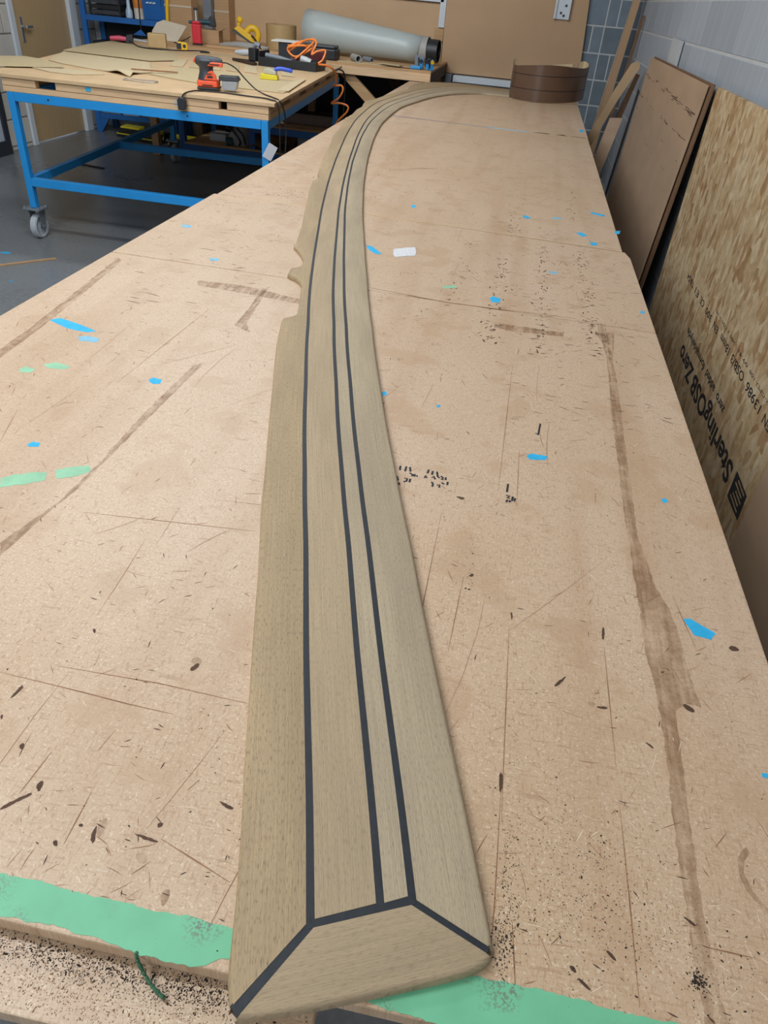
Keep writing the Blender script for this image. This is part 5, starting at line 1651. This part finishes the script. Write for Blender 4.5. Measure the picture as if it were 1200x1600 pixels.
for k in range(4):
    o = MB().tube(catmull([(-0.25, 0.0, 0.002), (-0.05, -0.04, 0.01 + 0.004 * k), (0.2, -0.06, 0.002)], 5), 0.012, 6).build('grey_strip', VINYL_IN, smooth=True)
    o.location = (-2.72, 7.66 + 0.05 * k, RZ + 0.0125)
    tag(o, 'grey plastic strip lying under the yellow planer', 'strip', 'grey strips under the planer')
tag(box(-3.0, -2.3, 7.40, 7.50, RZ + 0.0005, RZ + 0.02).build('wood_batten', PINE_D, bevel=0.002), 'flat wood batten on the rear bench before the yellow planer', 'batten')
# kraft roll
kr = thing('paper_roll', 'short wide roll of brown paper standing behind the black box', 'paper roll', (-2.50, 8.1, RZ))
MB().lathe([(0.085, 0), (0.148, 0), (0.148, 0.20), (0.085, 0.20), (0.085, 0)], (0, 0, 0), 'z', 36).build('paper', KRAFT, kr, smooth=True)
MB().lathe([(0.078, 0), (0.0845, 0), (0.0845, 0.198), (0.078, 0.198), (0.078, 0)], (0, 0, 0), 'z', 28).build('core', CARD, kr, smooth=True)

# ------------------------------------------------------------------ low rack under the tables
rk = thing('low_rack', 'low dark blue rack with plank shelves under the rear bench', 'rack', (-2.4, 7.7, 0))


def kl(m):
    m.v = [(x + 2.4, y - 7.7, z) for x, y, z in m.v]
    return m


for x in (-3.33, -1.42):
    for y in (7.45, 8.30):
        kl(box(x - 0.03, x + 0.03, y - 0.03, y + 0.03, 0, 0.55)).build('post', BLUE_D, rk, bevel=0.003)
for z in (0.10, 0.33):
    for y in (7.43, 8.32):
        if z > 0.2:
            kl(box(-2.60, -1.45, y - 0.02, y + 0.02, z - 0.03, z + 0.03)).build('beam', BLUE_D, rk, bevel=0.003)
        else:
            kl(box(-3.30, -1.45, y - 0.02, y + 0.02, z - 0.03, z + 0.03)).build('beam', BLUE_D, rk, bevel=0.003)
for k in range(4):
    kl(box(-3.30, -1.45, 7.41 + 0.225 * k, 7.41 + 0.225 * k + 0.215, 0.1305, 0.150)).build('shelf_plank', PINE_D, rk, bevel=0.002)
    kl(box(-2.60, -1.45, 7.41 + 0.225 * k, 7.41 + 0.225 * k + 0.215, 0.3605, 0.378)).build('shelf_plank', PINE_D, rk, bevel=0.002)
kl(box(-2.63, -2.57, 7.42, 7.48, 0.1505, 0.36)).build('post', BLUE_D, rk)
# things on the rack
rs = thing('respirator', 'white and black respirator mask on the lower plank shelf', 'respirator', (-2.80, 7.56, 0.1505), 0.3)
MB().lathe([(0, 0.17), (0.06, 0.16), (0.105, 0.12), (0.12, 0.06), (0.10, 0.0), (0, 0.0)], (0.03, 0.03, 0), 'z', 18).build('mask', mat('cloudy_white', srgb(176, 178, 178), 0.4, 0.15, 12), rs, smooth=True)
for sx in (-1, 1):
    MB().lathe([(0, -0.03), (0.04, -0.03), (0.045, 0.0), (0.04, 0.03), (0, 0.03)], (-0.08, -0.03 + 0.03 * sx, 0.09 + 0.06 * sx), 'x', 16).build('filter', BLACK if sx > 0 else TEAL, rs, smooth=True)
MB().tube(catmull([(-0.08, -0.05, 0.16), (-0.02, -0.10, 0.12), (0.03, -0.115, 0.05), (0.02, -0.10, 0.01)], 5), 0.009, 8).build('strap', BLACK, rs, smooth=True)
MB().tube(catmull([(0.0, -0.06, 0.16), (0.06, -0.09, 0.10), (0.08, -0.085, 0.02)], 5), 0.008, 8).build('strap', BLACK, rs, smooth=True)
tag(box(-3.12, -2.95, 7.62, 7.80, 0.151, 0.215).build('white_carton', WHITE, bevel=0.003), 'small white carton beside the respirator', 'carton')
cl = MB()
for i in range(9):
    for j in range(7):
        u, v = i / 8, j / 6
        cl.v.append((-0.20 + 0.42 * u, -0.06 + 0.24 * v, 0.02 + 0.10 * math.sin(math.pi * v) * (0.5 + 0.5 * math.sin(u * 5 + v * 3)) + 0.02 * math.sin(u * 13)))
for i in range(8):
    for j in range(6):
        cl.f.append((i * 7 + j, (i + 1) * 7 + j, (i + 1) * 7 + j + 1, i * 7 + j + 1))
o = cl.build('brown_cloth', BROWNCLOTH, smooth=True)
md = o.modifiers.new('thick', 'SOLIDIFY')
md.thickness = 0.012
o.location = (-2.42, 7.47, 0.152)
tag(o, 'crumpled brown cloth on the lower plank shelf', 'cloth')
t = tag(MB().lathe([(0, 0), (0.10, 0.0), (0.12, 0.05), (0.10, 0.16), (0.05, 0.2), (0, 0.2)], (0, 0, 0), 'x', 16).build('grey_bundle', mat('pale_grey_bag', srgb(150, 154, 160), 0.5, 0.12, 8), smooth=True), 'pale grey bundle on the shelf near the hanging cables', 'bundle')
t.scale = (0.8, 0.8, 0.8)
t.location = (-2.17, 7.62, 0.2475)
t = tag(box(-0.36, 0.36, -0.12, 0.12, 0, 0.10).build('dark_plank_stack', DARK_EDGE, bevel=0.004), 'dark timber baulk on the upper rack shelf', 'timber')
t.location = (-1.98, 7.75, 0.3785)
t = tag(box(-0.30, 0.30, -0.01, 0.01, 0, 0.07).build('pale_board', GREY_T, bevel=0.002), 'pale grey board standing behind the dark timber baulk', 'board')
t.location = (-1.80, 8.1, 0.45)
t.location.z = 0.3785
lb = tag(box(-0.028, 0.028, -0.001, 0.001, -0.09, 0).build('paper_tag', mat('paper_white', srgb(214, 212, 216), 0.7, 0.04, 20)), 'white paper tag hanging on the sander cable', 'tag')
lb.location = (-1.425, 4.44, 0.735)
lb.rotation_euler = (0.2, 0.5, 0.3)

# yellow trestle feet on the floor
for k, (x, y, rz) in enumerate(((-4.22, 8.12, -0.15), (-3.93, 7.98, -0.15), (-3.52, 7.88, -0.1))):
    t = thing('yellow_ramp', ('yellow topped black rubber wedge on the floor in front of the blue shelving', 'yellow topped black wedge between two others on the floor', 'yellow topped black wedge on the floor beside the far table leg')[k], 'wedge', (x, y, 0), rz)
    MB().extrude([(-0.15, -0.08, 0), (0.15, -0.08, 0), (0.13, -0.08, 0.09), (-0.11, -0.08, 0.09)], (0, 0.2, 0)).build('wedge_base', BLACK, t, bevel=0.003)
    MB().extrude([(-0.145, -0.086, 0.03), (0.142, -0.086, 0.03), (0.125, -0.04, 0.105), (-0.105, -0.04, 0.105)], (0, 0.10, 0.008)).build('yellow_top', YELLOW_B, t, bevel=0.003)

# ------------------------------------------------------------------ blue shelving unit
SX0, SX1, SY = -4.69, -3.735, 8.22
su = thing('shelving_unit', 'blue steel shelving unit in the corner beside the door', 'shelving', ((SX0 + SX1) / 2, SY, 0))


def sl_(m):
    cx = (SX0 + SX1) / 2
    m.v = [(x - cx, y - SY, z) for x, y, z in m.v]
    return m


for x in (SX0, SX1 - 0.055):
    for y in (SY, SY + 0.36):
        sl_(box(x, x + 0.055, y, y + 0.04, 0, 1.95)).build('upright', BLUE_D, su, bevel=0.003)
for z in (0.19, 0.66, 1.085, 1.6):
    for y in (SY + 0.003, SY + 0.363):
        sl_(box(SX0 + 0.056, SX1 - 0.056, y, y + 0.034, z - 0.05, z)).build('beam', BLUE_D, su, bevel=0.003)
    sl_(box(SX0 + 0.056, SX1 - 0.056, SY + 0.038, SY + 0.362, z - 0.02, z - 0.002)).build('shelf', CHAR, su)
sl_(MB().extrude([(SX0 + 0.056, SY + 0.004, 0.14), (SX0 + 0.056, SY + 0.004, 0.0), (SX0 + 0.16, SY + 0.004, 0.14)], (0, 0.03, 0))).build('foot_gusset', BLUE_D, su)
sl_(box(SX0 + 0.056, SX1 - 0.056, SY + 0.39, SY + 0.398, 0.15, 1.9)).build('back_sheet', DARKWOOD_SHADE, su)


def put(o, x, z, y=SY + 0.14):
    o.location = (x, y, z + 0.001)
    return o


cr = thing('black_crate', 'black slatted plastic crate on the blue shelving', 'crate', (-4.43, SY + 0.16, 1.086))
box(-0.17, 0.17, -0.12, 0.12, 0, 0.006).build('base', BLACK, cr)
for k in range(4):
    m = MB().box(-0.17, 0.17, -0.12, -0.114, 0.012 + 0.045 * k, 0.046 + 0.045 * k).box(-0.17, 0.17, 0.114, 0.12, 0.012 + 0.045 * k, 0.046 + 0.045 * k).box(-0.17, -0.164, -0.113, 0.113, 0.012 + 0.045 * k, 0.046 + 0.045 * k).box(0.164, 0.17, -0.113, 0.113, 0.012 + 0.045 * k, 0.046 + 0.045 * k)
    m.build('slat_band', BLACK if k % 2 else CHAR, cr)
for sx, sy in ((-1, -1), (1, -1), (-1, 1), (1, 1)):
    box(sx * 0.163 - 0.01, sx * 0.163 + 0.01, sy * 0.113 - 0.01, sy * 0.113 + 0.01, 0.0065, 0.2).build('corner_post', BLACK, cr)
t = thing('spray_bottle', 'clear spray bottle on the shelf between crate and tub', 'bottle', (-4.19, SY + 0.09, 1.086))
MB().lathe([(0, 0), (0.035, 0), (0.037, 0.02), (0.035, 0.06), (0.02, 0.09), (0.016, 0.16), (0, 0.16)], (0, 0, 0), 'z', 16).build('bottle_body', mat('clear_blue', srgb(170, 190, 210), 0.25, 0.1, 20), t, smooth=True)
MB().lathe([(0, 0.1605), (0.017, 0.1605), (0.017, 0.20), (0, 0.20)], (0, 0, 0), 'z', 12).build('cap', GREY, t)
t = thing('white_tub', 'white tub with an orange label on the blue shelving', 'tub', (-4.075, SY + 0.085, 1.086))
MB().lathe([(0, 0), (0.05, 0), (0.053, 0.09), (0, 0.09)], (0, 0, 0), 'z', 20).build('tub_body', TUBW, t, smooth=True)
MB().lathe([(0, 0.0905), (0.054, 0.0905), (0.055, 0.16), (0, 0.16)], (0, 0, 0), 'z', 20).build('orange_label', mat('orange_label', srgb(216, 130, 56), 0.5, 0.08, 12), t, smooth=True)
t = thing('blue_bin', 'blue plastic parts bin with a label on the shelving', 'bin', (-3.895, SY + 0.15, 1.086))
m = MB().extrude([(-0.10, -0.13, 0.006), (-0.10, -0.16, 0.19), (-0.095, -0.16, 0.19), (-0.095, -0.125, 0.006)], (0.20, 0, 0))
m.box(-0.10, 0.10, -0.125, 0.13, 0, 0.0055).box(-0.10, -0.094, -0.12, 0.13, 0.006, 0.19).box(0.094, 0.10, -0.12, 0.13, 0.006, 0.19)
m.build('bin_body', BLUE_D, t, bevel=0.002)
for k, (a, b) in enumerate(((-0.05, -0.02), (-0.012, 0.012), (0.02, 0.05))):
    MB().bar((a, -0.1625 + 0.0, 0.145), (b, -0.1625, 0.15), 0.003, 0.012).build('label_mark', WHITE, t)
for k, (x, w, h, lab) in enumerate(((-4.50, 0.13, 0.2, 'dark case at the door end of the middle shelf'), (-4.20, 0.14, 0.16, 'low dark case on the middle shelf'), (-3.93, 0.11, 0.19, 'dark round-topped case near the right upright of the middle shelf'))):
    t = thing('dark_case', lab, 'case', (x, SY + 0.18, 0.661))
    box(-w, w, -0.12, 0.12, 0, h).build('case_body', BLACK, t, bevel=0.015)
    box(-0.05, 0.05, -0.126, -0.1205, h * 0.5, h * 0.62).build('case_latch', CHAR, t, bevel=0.002)
tag(MB().extrude([(-4.12, SY - 0.02, 0.95), (-3.97, SY - 0.03, 0.95), (-4.03, SY - 0.02, 1.0)], (0, 0.01, 0)).build('blue_rag_scrap', BLUE_D), 'small blue triangular scrap behind the pink tool', 'scrap')
for k, (x, w, mt) in enumerate(((-4.50, 0.11, GREY), (-4.27, 0.10, NYLON), (-4.06, 0.09, GREY), (-3.88, 0.075, NYLON))):
    t = thing('grey_parts_box', ['mid grey parts box by the door end of the bottom shelf', 'pale parts box with a white label on the bottom shelf', 'mid grey parts box between two pale boxes', 'pale narrow parts box at the right of the bottom shelf'][k], 'box', (x, SY + 0.14, 0.191))
    box(-w + 0.004, w - 0.004, -0.12, 0.12, 0, 0.15).build('box_body', mt, t, bevel=0.004)
    box(-w + 0.001, w - 0.001, -0.123, 0.123, 0.1505, 0.17).build('box_lid', CHAR if k % 2 else NYLON, t, bevel=0.004)
    box(-0.03, 0.03, -0.1225, -0.1205, 0.05, 0.09).build('box_label', WHITE, t)
cable('shelf_lead', 'black lead hanging down the front of the blue shelving', [(-4.02, SY - 0.012, 1.9), (-4.025, SY - 0.012, 1.3), (-4.03, SY - 0.014, 1.0), (-4.03, SY - 0.03, 0.7), (-4.03, SY - 0.03, 0.3)], 0.006, RUBBER)

# ------------------------------------------------------------------ left edge and floor litter
nb = thing('framed_board', 'black framed pale board leaning on the cream block wall', 'board', (-4.74, 6.2, 0))
m = MB().box(-0.02, 0.02, -0.5, -0.43, 0, 1.15).box(-0.02, 0.02, 0.43, 0.5, 0, 1.15).box(-0.02, 0.02, -0.4295, 0.4295, 0, 0.12).box(-0.02, 0.02, -0.4295, 0.4295, 1.08, 1.15)
m.build('frame', mat('black_frame', srgb(44, 48, 56), 0.5, 0.1, 10), nb, bevel=0.003)
box(-0.006, 0.006, -0.4285, 0.4285, 0.1205, 1.0795).build('pale_panel', mat('pale_panel', srgb(176, 184, 196), 0.5, 0.05, 6), nb)
tag(MB().bar((-2.753, 4.104, 0.005), (-3.10, 3.72, 0.005), 0.014, 0.008).build('wood_stick', PINE_D), 'thin wooden stick lying on the grey floor', 'stick')
tag(MB().bar((-3.98, 6.6, 0.006), (-3.73, 6.55, 0.006), 0.03, 0.01).build('black_strip', RUBBER, bevel=0.003), 'short black rubber strip on the floor under the blue table', 'strip')
for (x, y, s, lab) in ((-3.09, 4.09, 0.035, 'blue tape scrap on the floor next to the castor'), (-2.765, 3.65, 0.012, 'tiny blue tape scrap on the floor beyond the bench')):
    tag(MB().prism([(x - s, y - s * 0.4), (x + s * 0.7, y - s * 0.3), (x + s, y + s * 0.3), (x - s * 0.4, y + s * 0.5)], 0.0003, 0.002).build('floor_tape_scrap', SKYTAPE), lab, 'tape')
